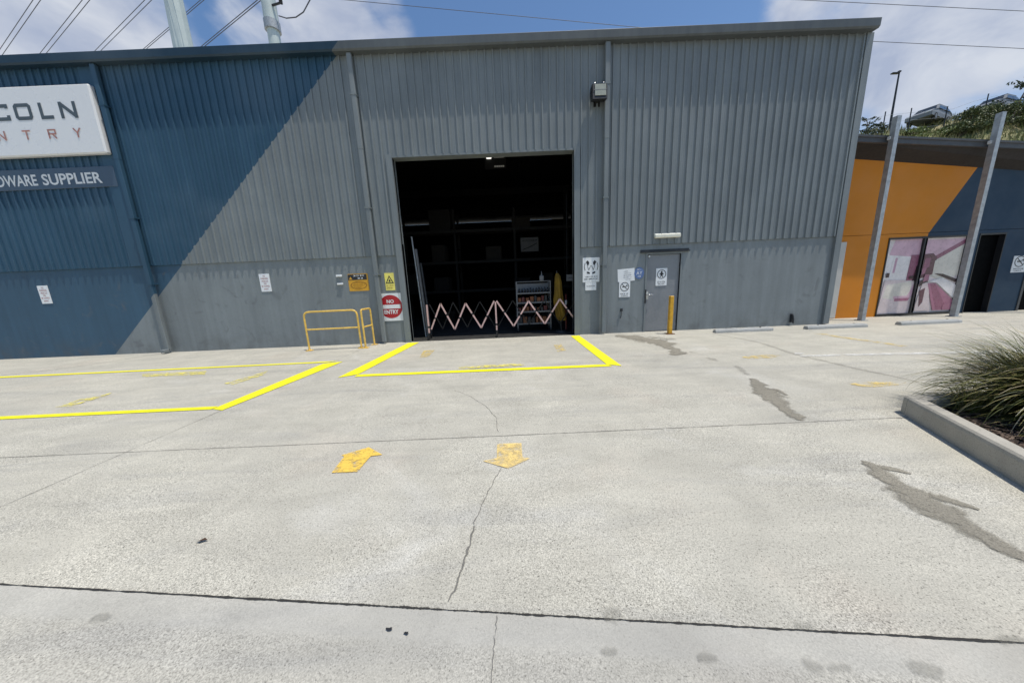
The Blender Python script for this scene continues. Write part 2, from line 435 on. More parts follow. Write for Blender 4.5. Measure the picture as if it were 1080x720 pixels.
# damp trails
ribbon('wet_stain', M['wet'], [gp(648,354,.25), gp(668,355.5,.55), gp(687,359.5,.62), gp(701,362.5,.55), gp(704,366,.22), gp(712,369.5,.24), gp(716,372.5,.30), gp(708,374.5,.08)], .0052, 'damp trail running out from the personnel door', wob=.015, sub=12, seed=11)
ribbon('wet_stain', M['faintwet'], [gp(690,355,.3), gp(702,358,.35), gp(712,356.5,.2)], .0048, wob=.015, sub=10, seed=12)
ribbon('wet_stain', M['wet'], [gp(794,399,.10), gp(801,407,.20), gp(811,414,.34), gp(817,421,.20), gp(826,430,.15), gp(836,437,.17), gp(845,444,.08)], .0052, 'long damp patch between the door and the planter', wob=.008, sub=12, seed=13)
ribbon('wet_stain', M['wet'], [gp(808,410,.10), gp(819,411,.09), gp(830,417,.03)], .0048, wob=.004, sub=8, seed=14)
ribbon('wet_stain', M['wet'], [gp(911,486,.07), gp(925,496,.13), gp(945,511,.20), gp(970,526,.25), gp(1000,545,.23), gp(1030,562,.13), gp(1060,580,.12), gp(1085,590,.10), gp(1130,612,.08)], .0052, 'large damp patch beside the planter kerb', wob=.006, sub=14, seed=15)
ribbon('wet_stain', M['wet'], [gp(978,521,.10), gp(995,526,.10), gp(1015,532,.07), gp(1034,538,.03)], .0048, wob=.004, sub=10, seed=16)
ribbon('wet_stain', M['wet'], [gp(925,492,.07), gp(945,496,.06), gp(962,500,.02)], .0048, wob=.004, sub=10, seed=17)
for i, (a, b_, w) in enumerate([((745,377),(757,381),.12), ((776,385.5),(789,396),.10), ((727,371),(735,373),.08)]):
    ribbon('wet_stain', M['faintwet'], [gp(*a, w*.6), gp((a[0]+b_[0])/2, (a[1]+b_[1])/2, w*1.3), gp(*b_, w*.6)], .0048, wob=.006, sub=8, seed=30+i)
for i, (x, y, w) in enumerate([(641,688,.030), (746,693,.038), (858,702,.05), (883,704,.045), (978,708,.05), (645,649,.06), (850,662,.05), (1065,675,.05), (105,651,.05)]):
    p = G(x, y); ribbon('oil_spot', M['faintwet'], [(p.x-w*(1.0+.3*math.sin(i*2.1)), p.y+w*.15*math.cos(i*3), w*.7), (p.x, p.y, w*1.3), (p.x+w*(1.1+.4*math.cos(i*1.7)), p.y-w*.2*math.sin(i), w*.6)], .0048, wob=.001, sub=6, wj=.1, seed=50+i)

# painted markings
def quad(name, mat, px, z, label=None): return sheet(name, mat, [G(*p) for p in px], z, label)
sheet('painted_line', M['yline'], [(-2.92, 8.30), (-2.62, 8.30), (-2.84, 5.27), (-3.12, 5.12)], .008, 'wide yellow side line left of the roller opening')
sheet('painted_line', M['yline'], [(1.66, 8.30), (1.90, 8.30), (1.92, 5.09), (1.70, 5.23)], .008, 'wide yellow side line right of the roller opening')
sheet('painted_line', M['yline'], [(-2.83, 5.262), (1.705, 5.235), (1.76, 5.095), (-2.83, 5.125)], .008, 'yellow front line before the roller opening')
sheet('painted_line', M['yline'], [(-3.70, 6.34), (-4.06, 6.22), (-4.12, 3.86), (-3.93, 3.80)], .008, 'wide yellow end line of the left loading bay')
sheet('painted_line', M['yline'], [(-16, 6.11), (-4.07, 6.32), (-3.82, 6.42), (-16, 6.24)], .008, 'yellow rear line of the left loading bay')
sheet('painted_line', M['yline'], [(-13, 3.86), (-4.135, 3.955), (-4.13, 3.85), (-13, 3.745)], .0084, 'yellow front line of the left loading bay')
quad('worn_lettering', M['yworn'], [(58,429.5), (85,421), (104,418), (118,414), (112,418), (90,424), (76,429)], .008)
quad('worn_lettering', M['yworn'], [(236,404.5), (262,397.5), (283,391), (277,396), (258,402), (245,406)], .008)
quad('worn_lettering', M['yworn'], [(150,394.5), (218,391.5), (216,395), (150,397.5)], .008)
quad('worn_lettering', M['yworn'], [(484,387), (552,383.5), (553,386), (484,389.5)], .012)
quad('painted_mark', M['yfaded'], [(442,377.5), (447,370), (459,369), (452,376)], .008)
quad('painted_mark', M['yfaded'], [(584,364), (592,363), (597,369.5), (588,371)], .008)
# arrows pressed flat on the slab
quad('painted_arrow', M['yarrow'], [(350,499), (363,482), (360,480.5), (389,472), (403.5,480), (391,481.5), (377,498)], .008, 'amber arrow pointing towards the warehouse')
quad('painted_arrow', M['yarrow2'], [(524.5,468.5), (550,467.5), (551,482), (559,484), (536,494.5), (509,486.5), (524,483.5)], .008, 'amber arrow pointing out of the warehouse')
quad('painted_arrow', M['yfaded'], [(782,376.5), (806,374.5), (824,375), (815,377.5), (786,378.5)], .008, 'short faded amber arrow near the wheel stops')
quad('painted_arrow', M['yfaded'], [(896,405), (915,403), (957,403.5), (950,406), (922,408.5), (903,407.5)], .008, 'faded amber arrow near the planter corner')
quad('painted_line', M['wfaded'], [(844,374.8), (985,371.4), (1100,369), (1100,371.5), (985,373.6), (844,376.4)], .008, 'thin faded white parking line')
quad('painted_line', M['wfaded'], [(838,372), (848,372.5), (846,374), (838,374)], .0084)
quad('painted_line', M['yfaded'], [(858,352), (868,352), (958,365), (950,365.5)], .008)
# weep holes chipped in the near slab
for (x, y, w) in ((411,664,.016), (428.5,668.5,.013)):
    p = G(x, y); b = MB()
    rr = random.Random(int(x)); b.poly([(p.x+math.cos(a*.6283)*w*rr.uniform(.45,1.3), p.y+math.sin(a*.6283)*w*.5*rr.uniform(.4,1.3), .009) for a in range(10)])
    b.build('chipped_hole', M['joint'] if False else M['ink'], ground)

# ------------------------------------------------------------------ warehouse
wh = thing('warehouse', 'big grey and blue corrugated warehouse with a tall open roller doorway', 'warehouse', (-3, D, 0))
XL, XR = -22.4, 8.98
OL, OR, OT = -2.88, 1.80, 4.83                 # opening
DL, DR, DT = 3.82, 4.74, 2.14                  # personnel door
JZ = 2.41                                      # cladding starts above the precast
EZ = 7.09
b = MB()
for (x0, x1, z0, z1) in ((XL, OL, 0, JZ+.3), (OR, DL, 0, JZ+.3), (DR, XR, 0, JZ+.3), (DL, DR, DT, JZ+.3)):
    b.box(x0, x1, D, D+.16, z0, z1)
b.build('precast_wall', M['panel'], wh)
# trapezoidal cladding as one sheet with real ribs
PITCHR = 6.28/32
def ribs(b, x0, x1, z0, z1, y=D-.03, h=.031):
    prof = []; k = math.floor(x0/PITCHR)-1; x = k*PITCHR
    while x < x1+PITCHR:
        for dx, dy in ((0, 0), (.010, -h), (.040, -h), (.050, 0), (.118, 0), (.121, -.003), (.133, -.003), (.136, 0)): prof.append((x+dx, y+dy))
        x += PITCHR
    pts = []
    for i in range(len(prof)-1):
        (xa, ya), (xb, yb) = prof[i], prof[i+1]
        if xb <= x0 or xa >= x1: continue
        if xa < x0: ya = ya+(yb-ya)*(x0-xa)/(xb-xa); xa = x0
        if xb > x1: yb = ya+(yb-ya)*(x1-xa)/(xb-xa); xb = x1
        if not pts: pts.append((xa, ya))
        pts.append((xb, yb))
    vs = [(x, yy, z) for z in (z0, z1) for x, yy in pts]; n = len(pts)
    b.add(vs, [(i, i+1, n+i+1, n+i) for i in range(n-1)])
    # folded lower lip so the sheet has a thickness at its foot
    vs = [(x, yy, z0) for x, yy in pts] + [(x, D+.005, z0) for x, yy in pts]
    b.add(vs, [(i, n+i, n+i+1, i+1) for i in range(n-1)])
b = MB()
ribs(b, XL, OL-.13, JZ, EZ+.1); ribs(b, OL-.13, OR+.13, OT+.02, EZ+.1); ribs(b, OR+.13, XR, JZ, EZ+.1)
b.build('metal_cladding', M['clad'], wh)
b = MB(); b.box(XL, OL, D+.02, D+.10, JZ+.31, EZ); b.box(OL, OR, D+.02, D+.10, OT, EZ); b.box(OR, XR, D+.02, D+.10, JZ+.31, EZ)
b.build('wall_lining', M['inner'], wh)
# flashings round the opening
b = MB()
b.box(OL-.15, OL, D-.066, D+.2, .0, OT+.06); b.box(OR, OR+.15, D-.066, D+.2, 0, OT+.06); b.box(OL-.005, OR+.005, D-.052, D+.2, OT-.02, OT+.03)
b.build('opening_flashing', M['trim'], wh)
b = MB(); b.box(XL, OL-.16, D-.024, D-.004, JZ-.012, JZ-.002); b.box(OR+.16, XR, D-.024, D-.004, JZ-.012, JZ-.002)
b.build('drip_flashing', M['trim'], wh)
# eave fascia / gutter
b = MB()
b.prism([(0,.01),(.0,.19),(.205,.19),(.207,.184),(.200,.03),(.17,.0)], lambda u, v, d: (d, D-.03-u, EZ+v), XL, 9.0)
b.build('roof_fascia', M['fascia'], wh)
b = MB(); b.add([(XL, D-.03, EZ+.17), (8.98, D-.03, EZ+.17), (8.98, 34, EZ+1.2), (XL, 34, EZ+1.2)], [(0,1,2,3)]); b.add([(XL, D+.1, EZ+.08), (9.0, D+.1, EZ+.08), (9.0, 34, EZ+1.1), (XL, 34, EZ+1.1)], [(3,2,1,0)], 1)
b.build('roof', [M['roof'], M['inner']], wh)
for sx in (8.86, XL):
    b = MB(); b.prism([(D+.17, 0), (34, 0), (34, EZ+1.06), (D+.17, EZ+.04)], lambda u, v, d: (d, u, v), sx, sx+.14); b.build('side_wall', M['panel'], wh)
for bx in ((8.80, 8.85, D+.2, 33, 0, EZ), (XL+.15, XL+.2, D+.2, 33, 0, EZ), (XL+.15, 8.85, 33.01, 33.2, 0, EZ+.9)):
    b = MB(); b.box(*bx); b.build('interior_lining', M['inner'], wh)
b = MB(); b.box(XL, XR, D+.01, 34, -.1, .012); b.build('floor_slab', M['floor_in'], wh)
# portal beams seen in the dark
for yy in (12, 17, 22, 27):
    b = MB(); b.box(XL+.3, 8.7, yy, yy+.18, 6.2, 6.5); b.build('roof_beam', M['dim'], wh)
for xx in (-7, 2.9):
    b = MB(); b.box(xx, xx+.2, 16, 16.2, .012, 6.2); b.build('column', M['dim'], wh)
# corner flashing and smooth bay strips
b = MB(); b.box(8.90, 9.06, D-.068, D+.15, 0.02, EZ+.005); b.build('corner_flashing', M['trim'], wh)
b = MB(); b.box(-10.22, -9.90, D-.064, D-.01, JZ+.002, EZ); b.build('bay_flashing', M['clad'], wh)
def pipe(x, name='downpipe', kick=False, z0=.06):
    b = MB(); w = .056; d0, d1 = D-.16, D-.07
    zt = EZ+.0
    b.bbox(x-w, x+w, d0, d1, z0, 5.02, .012); b.bbox(x-w-.004, x+w+.004, d0-.004, d1-.001, 5.0, zt, .012)
    if kick: b.bbox(x-w, x+w, d0-.12, d1-.05, .03, .12, .012)
    p = b.build(name, M['trim'], wh)
    for z in (1.9, 3.6, 6.2):
        c = MB(); c.box(x-w-.016, x+w+.016, d0-.010, D-.0, z, z+.03); c.build('pipe_bracket', M['trim'], p)
    return p
pipe(-15.9); pipe(-9.745, kick=True); pipe(-3.61); pipe(2.60)
# personnel door
b = MB(); b.box(DL-.045, DL, D-.02, D+.12, 0, DT); b.box(DR, DR+.045, D-.02, D+.12, 0, DT); b.box(DL-.045, DR+.045, D-.02, D+.12, DT, DT+.05)
b.build('door_frame', M['trim'], wh)
b = MB(); b.box(3.62, 4.95, D-.07, D-.001, DT+.053, DT+.08); b.box(3.62, 4.95, D-.012, D-.001, DT+.081, DT+.13); b.build('door_hood', M['dark'], wh)
b = MB(); b.box(DL+.008, DR-.006, D+.035, D+.075, .012, DT-.006); door = b.build('personnel_door', M['door'], wh)
b = MB(); b.box(DL+.02, DL+.075, D+.022, D+.036, .92, 1.14); b.tube([(DL+.05, D+.03, 1.06), (DL+.05, D-.03, 1.06), (DL+.10, D-.035, 1.058), (DL+.19, D-.03, 1.05)], .011, 8)
b.build('handle', M['chrome'], door)
b = MB(); b.box(DL-.042, DL-.004, D-.032, D-.021, .82, 1.20); b.build('strike_guard', M['ink'], wh)
b = MB(); b.bbox(DL+.03, DL+.08, D+.0, D+.034, DT-.07, DT-.02, .008); b.build('door_contact', M['white'], door)
for z in (.28, 1.05, 1.85):
    b = MB(); b.tube([(DR-.004, D+.03, z-.05), (DR-.004, D+.03, z+.05)], .009, 8); b.build('hinge', M['dark'], door)
b = MB(); b.box(3.11, 3.16, D-.05, D-.001, .62, .70); b.tube([(3.135, D-.04, .66), (3.13, D-.05, .55), (3.11, D-.02, .42)], .008, 6); b.build('tap', M['dark'], wh)
b = MB(); b.box(7.98, 8.02, D-.06, D-.001, .10, .34); b.tube([(8.0, D-.07, .30), (8.0, D-.10, .18), (8.01, D-.09, .08)], .018, 6); b.build('hose_tap', M['dark'], wh)

# ------------------------------------------------------------------ signs on the warehouse
def signboard(name, label, x0, x1, z0, z1, mat, y=D, th=.012, group=None, cat='sign', rad=.012, rot=0):
    t = thing(name, label, cat, ((x0+x1)/2, y, z0), group)
    b = MB(); n = 4; r = min(rad, (x1-x0)/4)
    pts = []
    for cx, cz, a in ((x1-r, z1-r, 0), (x0+r, z1-r, 90), (x0+r, z0+r, 180), (x1-r, z0+r, 270)):
        for k in range(n+1):
            w = RAD(a+90*k/n); pts.append((cx+r*math.cos(w), cz+r*math.sin(w)))
    b.prism(pts, lambda u, v, d: (u, y+d, v), -th, -.001)
    b.build('board', mat, t)
    return t
fy = D-.012-.0025
# big lightbox sign: square wide-faced letters drawn as strokes
LB = thing('lightbox_sign', 'white lightbox sign with grey and copper letters high on the blue wall', 'sign', (-13.2, D-.06, 5.15))
b = MB(); b.bbox(-16.0, -9.90, D-.20, D-.06, 5.14, 6.66, .03); b.build('sign_case', M['lightbox'], LB)
yl = D-.205
yl2 = yl-.004
def letter(b, ch, x0, x1, z0, z1, w, y):
    m = w/2; a, c, e, f = x0+m, x1-m, z0+m, z1-m; q = (x1-x0)*.13; zm = (z0+z1)/2
    S = {'L': [[(a, z1), (a, e), (x1, e)]], 'I': [[((a+c)/2, z0), ((a+c)/2, z1)]],
         'N': [[(a, z0), (a, z1)], [(a, z1-m*.8), (c, z0+m*.8)], [(c, z0), (c, z1)]],
         'C': [[(x1, f), (a+q, f), (a, f-q), (a, e+q), (a+q, e), (c, e), (c, e+(z1-z0)*.22)], [(c, f), (c, f-(z1-z0)*.16)]],
         'O': [[((a+c)/2, f), (a+q*.6, f), (a, f-q*.6), (a, e+q*.6), (a+q*.6, e), (c-q*.6, e), (c, e+q*.6), (c, f-q*.6), (c-q*.6, f), ((a+c)/2, f)]],
         'S': [[(c, f), (a, f), (a, zm), (c, zm), (c, e), (a, e)]], 'E': [[(x1, f), (a, f), (a, e), (x1, e)], [(a, zm), (c, zm)]],
         'T': [[(x0, f), (x1, f)], [((a+c)/2, f), ((a+c)/2, z0)]],
         'R': [[(a, z0), (a, f), (c, f), (c, zm), (a, zm)], [((a+c)/2, zm), (c, z0)]],
         'Y': [[(a, z1), ((a+c)/2, zm), (c, z1)], [((a+c)/2, zm), ((a+c)/2, z0)]]}[ch]
    for i, s in enumerate(S): stroke(b, s, w, y-.0007*i)
def letter_x(px0, px1, py, yy): return W(px0, py, yy).x, W(px1, py, yy).x
b = MB()
for ch, x0, x1 in (('N', -10.74, -10.33), ('L', -11.23, -10.92), ('O', -11.84, -11.42), ('C', -12.36, -11.97), ('N', -12.92, -12.51), ('I', -13.22, -13.12), ('L', -13.74, -13.44)):
    letter(b, ch, x0, x1, 5.93, 6.29, .078, yl)
b.build('lettering', M['letter'], LB)
b = MB()
for i, ch in enumerate('YRTNES'):
    x1 = -10.36-i*.622; letter(b, ch, x1-.20, x1, 5.50, 5.71, .032, yl2)
b.build('lettering', M['copper'], LB)['label'] = 'thin copper letters'
SP = thing('supplier_sign', 'slate blue board with white HARDWARE SUPPLIER lettering under the lightbox sign', 'sign', (-12.6, D-.04, 4.40))
b = MB(); b.bbox(-16.0, -9.98, D-.075, D-.045, 4.41, 4.895, .006); b.build('board', M['slate'], SP)
b = MB(); add_text(b, 'SUPPLIER', -11.86, -10.33, 4.50, 4.765, D-.079, 0, .022); add_text(b, 'HARDWARE', -13.62, -11.99, 4.50, 4.765, D-.079, 0, .022); b.build('lettering', M['white'], SP)

def noparking(label, x0, x1, z0, z1):
    t = signboard('no_parking_sign', label, x0, x1, z0, z1, M['signwhite'], group='no parking signs')
    b = MB(); h = z1-z0; w = x1-x0; c = (x0+x1)/2
    for body, wd, q in (('NO', .22, .88), ('PARKING', .72, .74), ('VEHICLES', .66, .59), ('WILL', .28, .46), ('BE TOWED', .78, .31), ('AWAY', .46, .15)):
        add_text(b, body, c-w*wd/2, c+w*wd/2, z0+h*(q-.05), z0+h*(q+.045), fy)
    b.build('lettering', M['redink'], t)
noparking('small white no parking sign on the blue part of the wall', -13.0, -12.72, 1.52, 2.01)
noparking('small white no parking sign on the grey wall between downpipe and handrail', -6.88, -6.60, 1.59, 2.07)

t = signboard('security_notice', 'amber and black warning notice on the wall above the handrails', -4.45, -3.90, 1.50, 1.965, M['orange_sign'])
b = MB(); b.poly([(-4.445, fy, 1.80), (-3.93, fy, 1.80), (-3.93, fy, 1.95), (-4.445, fy, 1.95)]); b.build('header_band', M['ink'], t)
b = MB(); add_blur_line(b, -4.29, -3.96, 1.895, 1.935, fy-.002, 0, 3); add_blur_line(b, -4.19, -4.02, 1.82, 1.865, fy-.002, 0, 4)
b.build('lettering', M['white'], t)
b = MB(); b.poly([(-4.42, fy-.003, 1.815), (-4.33, fy-.003, 1.815), (-4.375, fy-.003, 1.895)]); b.build('hazard_triangle', M['orange_sign'], t)
b = MB(); disc(b, -4.175, 1.665, .135, fy, 0, 28, .118); 
b2 = MB()
for k in range(5): add_blur_line(b2, -4.36+.05*abs(k-2), -3.99-.05*abs(k-2), 1.57+k*.043, 1.592+k*.043, fy-.001, 0, 30+k)
for v in range(len(b.v)): x, y, z = b.v[v]; b.v[v] = (-4.175+(x+4.175)*1.7, y, 1.655+(z-1.665)*.8)
b.build('oval_border', M['brown_print'], t); b2.build('lettering', M['brown_print'], t)

t = signboard('hazard_sign', 'small pale yellow sign with black warning triangle above the no entry sign', -3.44, -3.185, 1.48, 1.95, M['pale_yellow'])
b = MB(); cx, cz = -3.312, 1.765
stroke(b, [(cx, cz-.085), (cx-.095, cz-.085), (cx, cz+.10), (cx+.095, cz-.085), (cx, cz-.085)], .022, fy)
b.poly([(cx-.03, fy, cz-.055), (cx+.03, fy, cz-.055), (cx+.018, fy, cz-.01), (cx, fy, cz+.02), (cx-.018, fy, cz-.01)])
b.build('hazard_triangle', M['ink'], t)
b = MB(); add_blur_line(b, -3.41, -3.215, 1.595, 1.625, fy, 0, 8); add_blur_line(b, -3.40, -3.22, 1.535, 1.56, fy, 0, 9); b.build('lettering', M['brown_print'], t)

t = signboard('no_entry_sign', 'square white no entry sign with red disc beside the roller opening', -3.70, -2.995, .63, 1.40, M['signwhite'])
cx, cz, rr = -3.36, 1.03, .325
b = MB(); disc(b, cx, cz, rr, fy, 0, 40); b.build('red_disc', M['red'], t)
b = MB(); b.poly([(cx-.27, fy-.003, cz-.055), (cx+.27, fy-.003, cz-.055), (cx+.27, fy-.003, cz+.055), (cx-.27, fy-.003, cz+.055)]); b.build('white_bar', M['signwhite'], t)
b = MB(); add_text(b, 'NO', cx-.10, cx+.10, cz+.095, cz+.195, fy-.003, 0, .03); add_text(b, 'ENTRY', cx-.20, cx+.20, cz-.205, cz-.09, fy-.003, 0, .03)
b.build('lettering', M['signwhite'], t)
# ink outlines to thicken the words
for (z0, z1) in ((1.905, 1.955), (1.69, 1.735)):
    o = MB(); o.bbox(-4.755, -4.60, D-.05, D-.001, z0, z1, .008)
    tag(o.build('wall_bracket', M['signwhite']), 'small white bracket on the wall left of the amber notice, ' + ('upper' if z0 > 1.8 else 'lower') + ' of two', 'bracket', 'white brackets left of the amber notice')

def ring_notice(name, label, x0, x1, z0, z1, pict, cat='sign', y=D, group=None, seed=1):
    t = signboard(name, label, x0, x1, z0, z1, M['signwhite'], y=y, group=group); f = y-.0145
    w, h = x1-x0, z1-z0; cx = (x0+x1)/2; cz = z0+h*.66; r = w*.40
    b = MB(); disc(b, cx, cz, r, f, 0, 28, r*.86)
    if pict == 'figure':
        disc(b, cx, cz+r*.5, r*.2, f-.001, 0, 12); b.poly([(cx-r*.5, f-.001, cz-.02*r), (cx, f-.001, cz-r*.25), (cx+r*.5, f-.001, cz-.02*r), (cx+r*.15, f-.001, cz+r*.35), (cx-r*.15, f-.001, cz+r*.35)])
        stroke(b, [(cx-r*.35, cz-r*.65), (cx, cz-r*.2), (cx+r*.35, cz-r*.65)], r*.17, f-.001)
    else:
        b.poly([(cx-r*.55, f-.001, cz-r*.1), (cx+r*.25, f-.001, cz-r*.1), (cx+r*.25, f-.001, cz+r*.12), (cx-r*.55, f-.001, cz+r*.12)])
        stroke(b, [(cx+r*.3, cz+r*.1), (cx+r*.5, cz+r*.35), (cx+r*.62, cz)], r*.14, f-.001)
        stroke(b, [(cx-r*.6, cz+r*.6), (cx+r*.6, cz-r*.6)], r*.13, f-.002)
    b.build('pictogram', M['ink'], t)
    b = MB(); add_blur_line(b, x0+w*.12, x1-w*.12, z0+h*.17, z0+h*.255, f, 0, seed); add_blur_line(b, x0+w*.2, x1-w*.2, z0+h*.06, z0+h*.12, f, 0, seed+1)
    b.build('lettering', M['ink'], t)
    return t
# footwear and clothing notice on the strip right of the opening
t = signboard('safety_sign', 'white sign with black pictograms on the strip right of the opening', 2.035, 2.50, 1.47, 2.13, M['signwhite'])
b = MB(); cx, cz = 2.267, 1.86
for sgn in (-1, 1):
    b.poly([(cx+sgn*x, fy, cz+z) for x, z in ((.10, .20), (.145, .15), (.115, .10), (.095, .05), (.06, .09), (.05, .145))])
    stroke(b, [(cx+sgn*.165, cz+.13), (cx+sgn*.19, cz+.03), (cx+sgn*.165, cz-.07)], .016, fy-.001)
    stroke(b, [(cx+sgn*.105, cz+.05), (cx+sgn*.06, cz-.06), (cx+sgn*.01, cz+.06)], .012, fy-.002)
    b.poly([(cx+sgn*x, fy-.001, cz+z) for x, z in ((.03, -.13), (.10, -.10), (.125, -.125), (.10, -.155), (.04, -.17))])
b.build('pictogram', M['ink'], t)
b = MB(); add_blur_line(b, 2.09, 2.45, 1.60, 1.632, fy, 0, 15); add_blur_line(b, 2.075, 2.46, 1.535, 1.572, fy, 0, 16); b.build('lettering', M['ink'], t)
t = signboard('small_plate', 'small white plate just under the pictogram sign', 2.11, 2.415, 1.245, 1.465, M['signwhite'])
b = MB(); add_blur_line(b, 2.15, 2.38, 1.345, 1.375, fy, 0, 18); b.build('lettering', M['greyink'], t)
# papers left of the personnel door
t = thing('paper_notice', 'crooked white paper notice left of the personnel door', 'notice', (3.24, D, 1.44))
R_ = Matrix.Translation((3.245, 0, 1.62)) @ Matrix.Rotation(RAD(-3), 4, 'Y')
b = MB(); b.box(-.235, .235, D-.006, D-.001, -.17, .17, 0, R_); b.build('board', M['signwhite'], t)
b = MB()
for k, (a, c) in enumerate(((-.06, .05), (-.05, .14), (-.08, .15), (-.07, .16), (-.02, .14))):
    add_blur_line(b, a, c, .09-k*.055, .112-k*.055, D-.008, 0, 40+k)
b.v = [tuple(R_ @ Vector(v)) for v in b.v]; b.build('lettering', M['greyink'], t)
ring_notice('round_symbol_notice', 'white notice with a ring symbol under the crooked paper', 3.055, 3.365, 1.015, 1.45, 'smoke', seed=60)
t = thing('round_blue_sign', 'round blue sign with white print touching the crooked paper', 'sign', (3.605, D, 1.50))
b = MB(); b.prism([(3.605+.135*math.cos(k*.2244), 1.655+.158*math.sin(k*.2244)) for k in range(28)], lambda u, v, d: (u, D+d, v), -.010, -.001); b.build('board', M['bluesign'], t)
b = MB(); add_blur_line(b, 3.54, 3.68, 1.735, 1.77, D-.012, 0, 70); add_text(b, 'AY', 3.525, 3.69, 1.615, 1.705, D-.012); add_blur_line(b, 3.56, 3.66, 1.55, 1.585, D-.012, 0, 72); b.build('lettering', M['signwhite'], t)
ring_notice('door_notice', 'white notice with a figure in a ring on the personnel door', 4.09, 4.40, 1.29, 1.765, 'figure', y=D+.034, seed=80)

# floodlight and tube light
t = thing('floodlight', 'black floodlight with pale glass beside the right downpipe above the opening', 'lamp', (2.42, D, 5.8))
Rf = Matrix.Translation((2.37, D-.22, 5.95)) @ Matrix.Rotation(RAD(-6), 4, 'X')
b = MB(); b.prism([(-.10, -.17), (.10, -.11), (.10, .15), (-.04, .2), (-.10, .17)], lambda u, v, d: Rf @ Vector((d, u, v)), -.175, .175); b.build('housing', M['black'], t)
b = MB(); b.bbox(-.125, .145, -.112, -.101, -.10, .155, .004, 0, Rf); b.build('glass', M['glass_lamp'], t)
b = MB(); b.box(-.15, .15, -.116, -.1125, .025, .035, 0, Rf); b.build('glass_bar', M['greyink'], t)
b = MB(); b.box(2.33, 2.41, D-.14, D-.02, 5.84, 5.91); b.box(2.29, 2.45, D-.04, D-.015, 5.77, 5.97)
for sx in (-.19, .18): b.box(sx, sx+.012, -.06, .07, .05, .16, 0, Rf)
b.build('mount_bracket', M['black'], t)
for sx in (-.11, .10):
    b = MB(); b.lathe([(.0, .03), (.016, .03), (.016, 0)], tuple(Rf @ Vector((sx, -.06, .195))), 8); b.build('clip', M['chrome'], t)
t = thing('tube_light', 'cream batten light above the personnel door', 'lamp', (4.3, D, 2.55))
b = MB(); b.bbox(3.95, 4.65, D-.125, D-.048, 2.555, 2.655, .02); b.build('diffuser', M['cream'], t)
b = MB(); b.bbox(3.94, 4.66, D-.06, D-.049, 2.57, 2.675, .004); b.build('base_plate', M['white'], t)

# ------------------------------------------------------------------ yellow rails and bollard
def bend(pts, r, n=6):
    out = [Vector(pts[0])]
    for i in range(1, len(pts)-1):
        a, p, c = Vector(pts[i-1]), Vector(pts[i]), Vector(pts[i+1]); u = (a-p).normalized(); v = (c-p).normalized()
        for k in range(n+1):
            t = k/n; q = (p+u*r)*(1-t)**2 + p*2*t*(1-t) + (p+v*r)*t*t; out.append(q)
    out.append(Vector(pts[-1])); return out
def rail(label, x0, y0, x1, y1, h=1.02, r=.024):
    t = thing('guard_rail', label, 'handrail', ((x0+x1)/2, (y0+y1)/2, 0), 'yellow tube guard rails')
    b = MB(); b.tube(bend([(x0,y0,.01),(x0,y0,h),(x1,y1,h),(x1,y1,.01)], .15 if abs(x1-x0) > .5 else .07), r, 10); b.build('hoop', M['rail'], t)
    b = MB(); dx, dy = (x1-x0), (y1-y0); L = math.hypot(dx, dy); ux, uy = dx/L*r, dy/L*r
    b.tube([(x0+ux, y0+uy, .56), (x1-ux, y1-uy, .56)], r*.86, 10); b.build('mid_rail', M['rail'], t)
    for (x, y) in ((x0,y0),(x1,y1)):
        b = MB(); b.bbox(x-.075, x+.075, y-.06, y+.06, .004, .016, .004)
        for sx in (-.05, .05): b.lathe([(0,.014),(.012,.014),(.012,0)], (x+sx, y, .016), 6)
        b.build('base_plate', M['rail'], t)
rail('long yellow tube rail standing parallel to the wall', -5.37, 7.78, -4.02, 7.84)
rail('short yellow tube rail standing square to the wall, nearest the opening', -3.90, 7.82, -3.86, 8.26)
t = thing('bollard', 'yellow steel bollard standing before the personnel door', 'bollard', (4.28, 7.98, 0))
b = MB(); b.bbox(4.235, 4.335, 7.93, 8.03, .01, 1.02, .012); b.build('post', M['bollard'], t)
b = MB(); b.bbox(4.18, 4.39, 7.88, 8.08, .003, .016, .004); b.build('base_plate', plain('rusty_plate', (.14, .06, .02), .8, 0, .3, 20), t)

# ------------------------------------------------------------------ wheel stops
def stopper(label, px0, px1, chipped):
    a, c = G(*px0), G(*px1); L = c.x-a.x
    t = thing('wheel_stop', label, 'wheel stop', ((a.x+c.x)/2, (a.y+c.y)/2, 0), 'concrete wheel stops by the shop')
    b = MB(); r = random.Random(int(px0[0])); n = 18; prof = [(-.085, .0), (-.08, .06), (-.05, .10), (.05, .10), (.08, .06), (.085, 0)]
    vs = []
    for i in range(n+1):
        x = -L/2+L*i/n
        for (y, z) in prof:
            k = r.uniform(-.014, .006) if chipped else r.uniform(-.003, .002)
            e = .82 if i in (0, n) else 1
            vs.append(((a.x+c.x)/2+x, (a.y+c.y)/2+y*e+k*.4, max(.002, z*e+k*(z > .02))))
    m = len(prof)
    b.add(vs, [(i*m+k, i*m+k+1, (i+1)*m+k+1, (i+1)*m+k) for i in range(n) for k in range(m-1)] + [list(range(m-1,-1,-1)), [n*m+k for k in range(m)]])
    b.build('block', M['stop'], t)
    for x in (-L*.3, L*.3):
        b = MB(); b.lathe([(0, .108), (.018, .108), (.018, .09)], ((a.x+c.x)/2+x, (a.y+c.y)/2, 0), 8); b.build('anchor_bolt', M['dark'], t)
stopper('chipped concrete wheel stop nearest the bollard, at the grey wall', (752, 350.5), (815, 348.5), True)
stopper('concrete wheel stop in front of the grey corner flashing and orange wall', (849, 347), (913, 344.5), False)
stopper('concrete wheel stop in front of the shop picture window', (946, 342.5), (1012, 340), False)

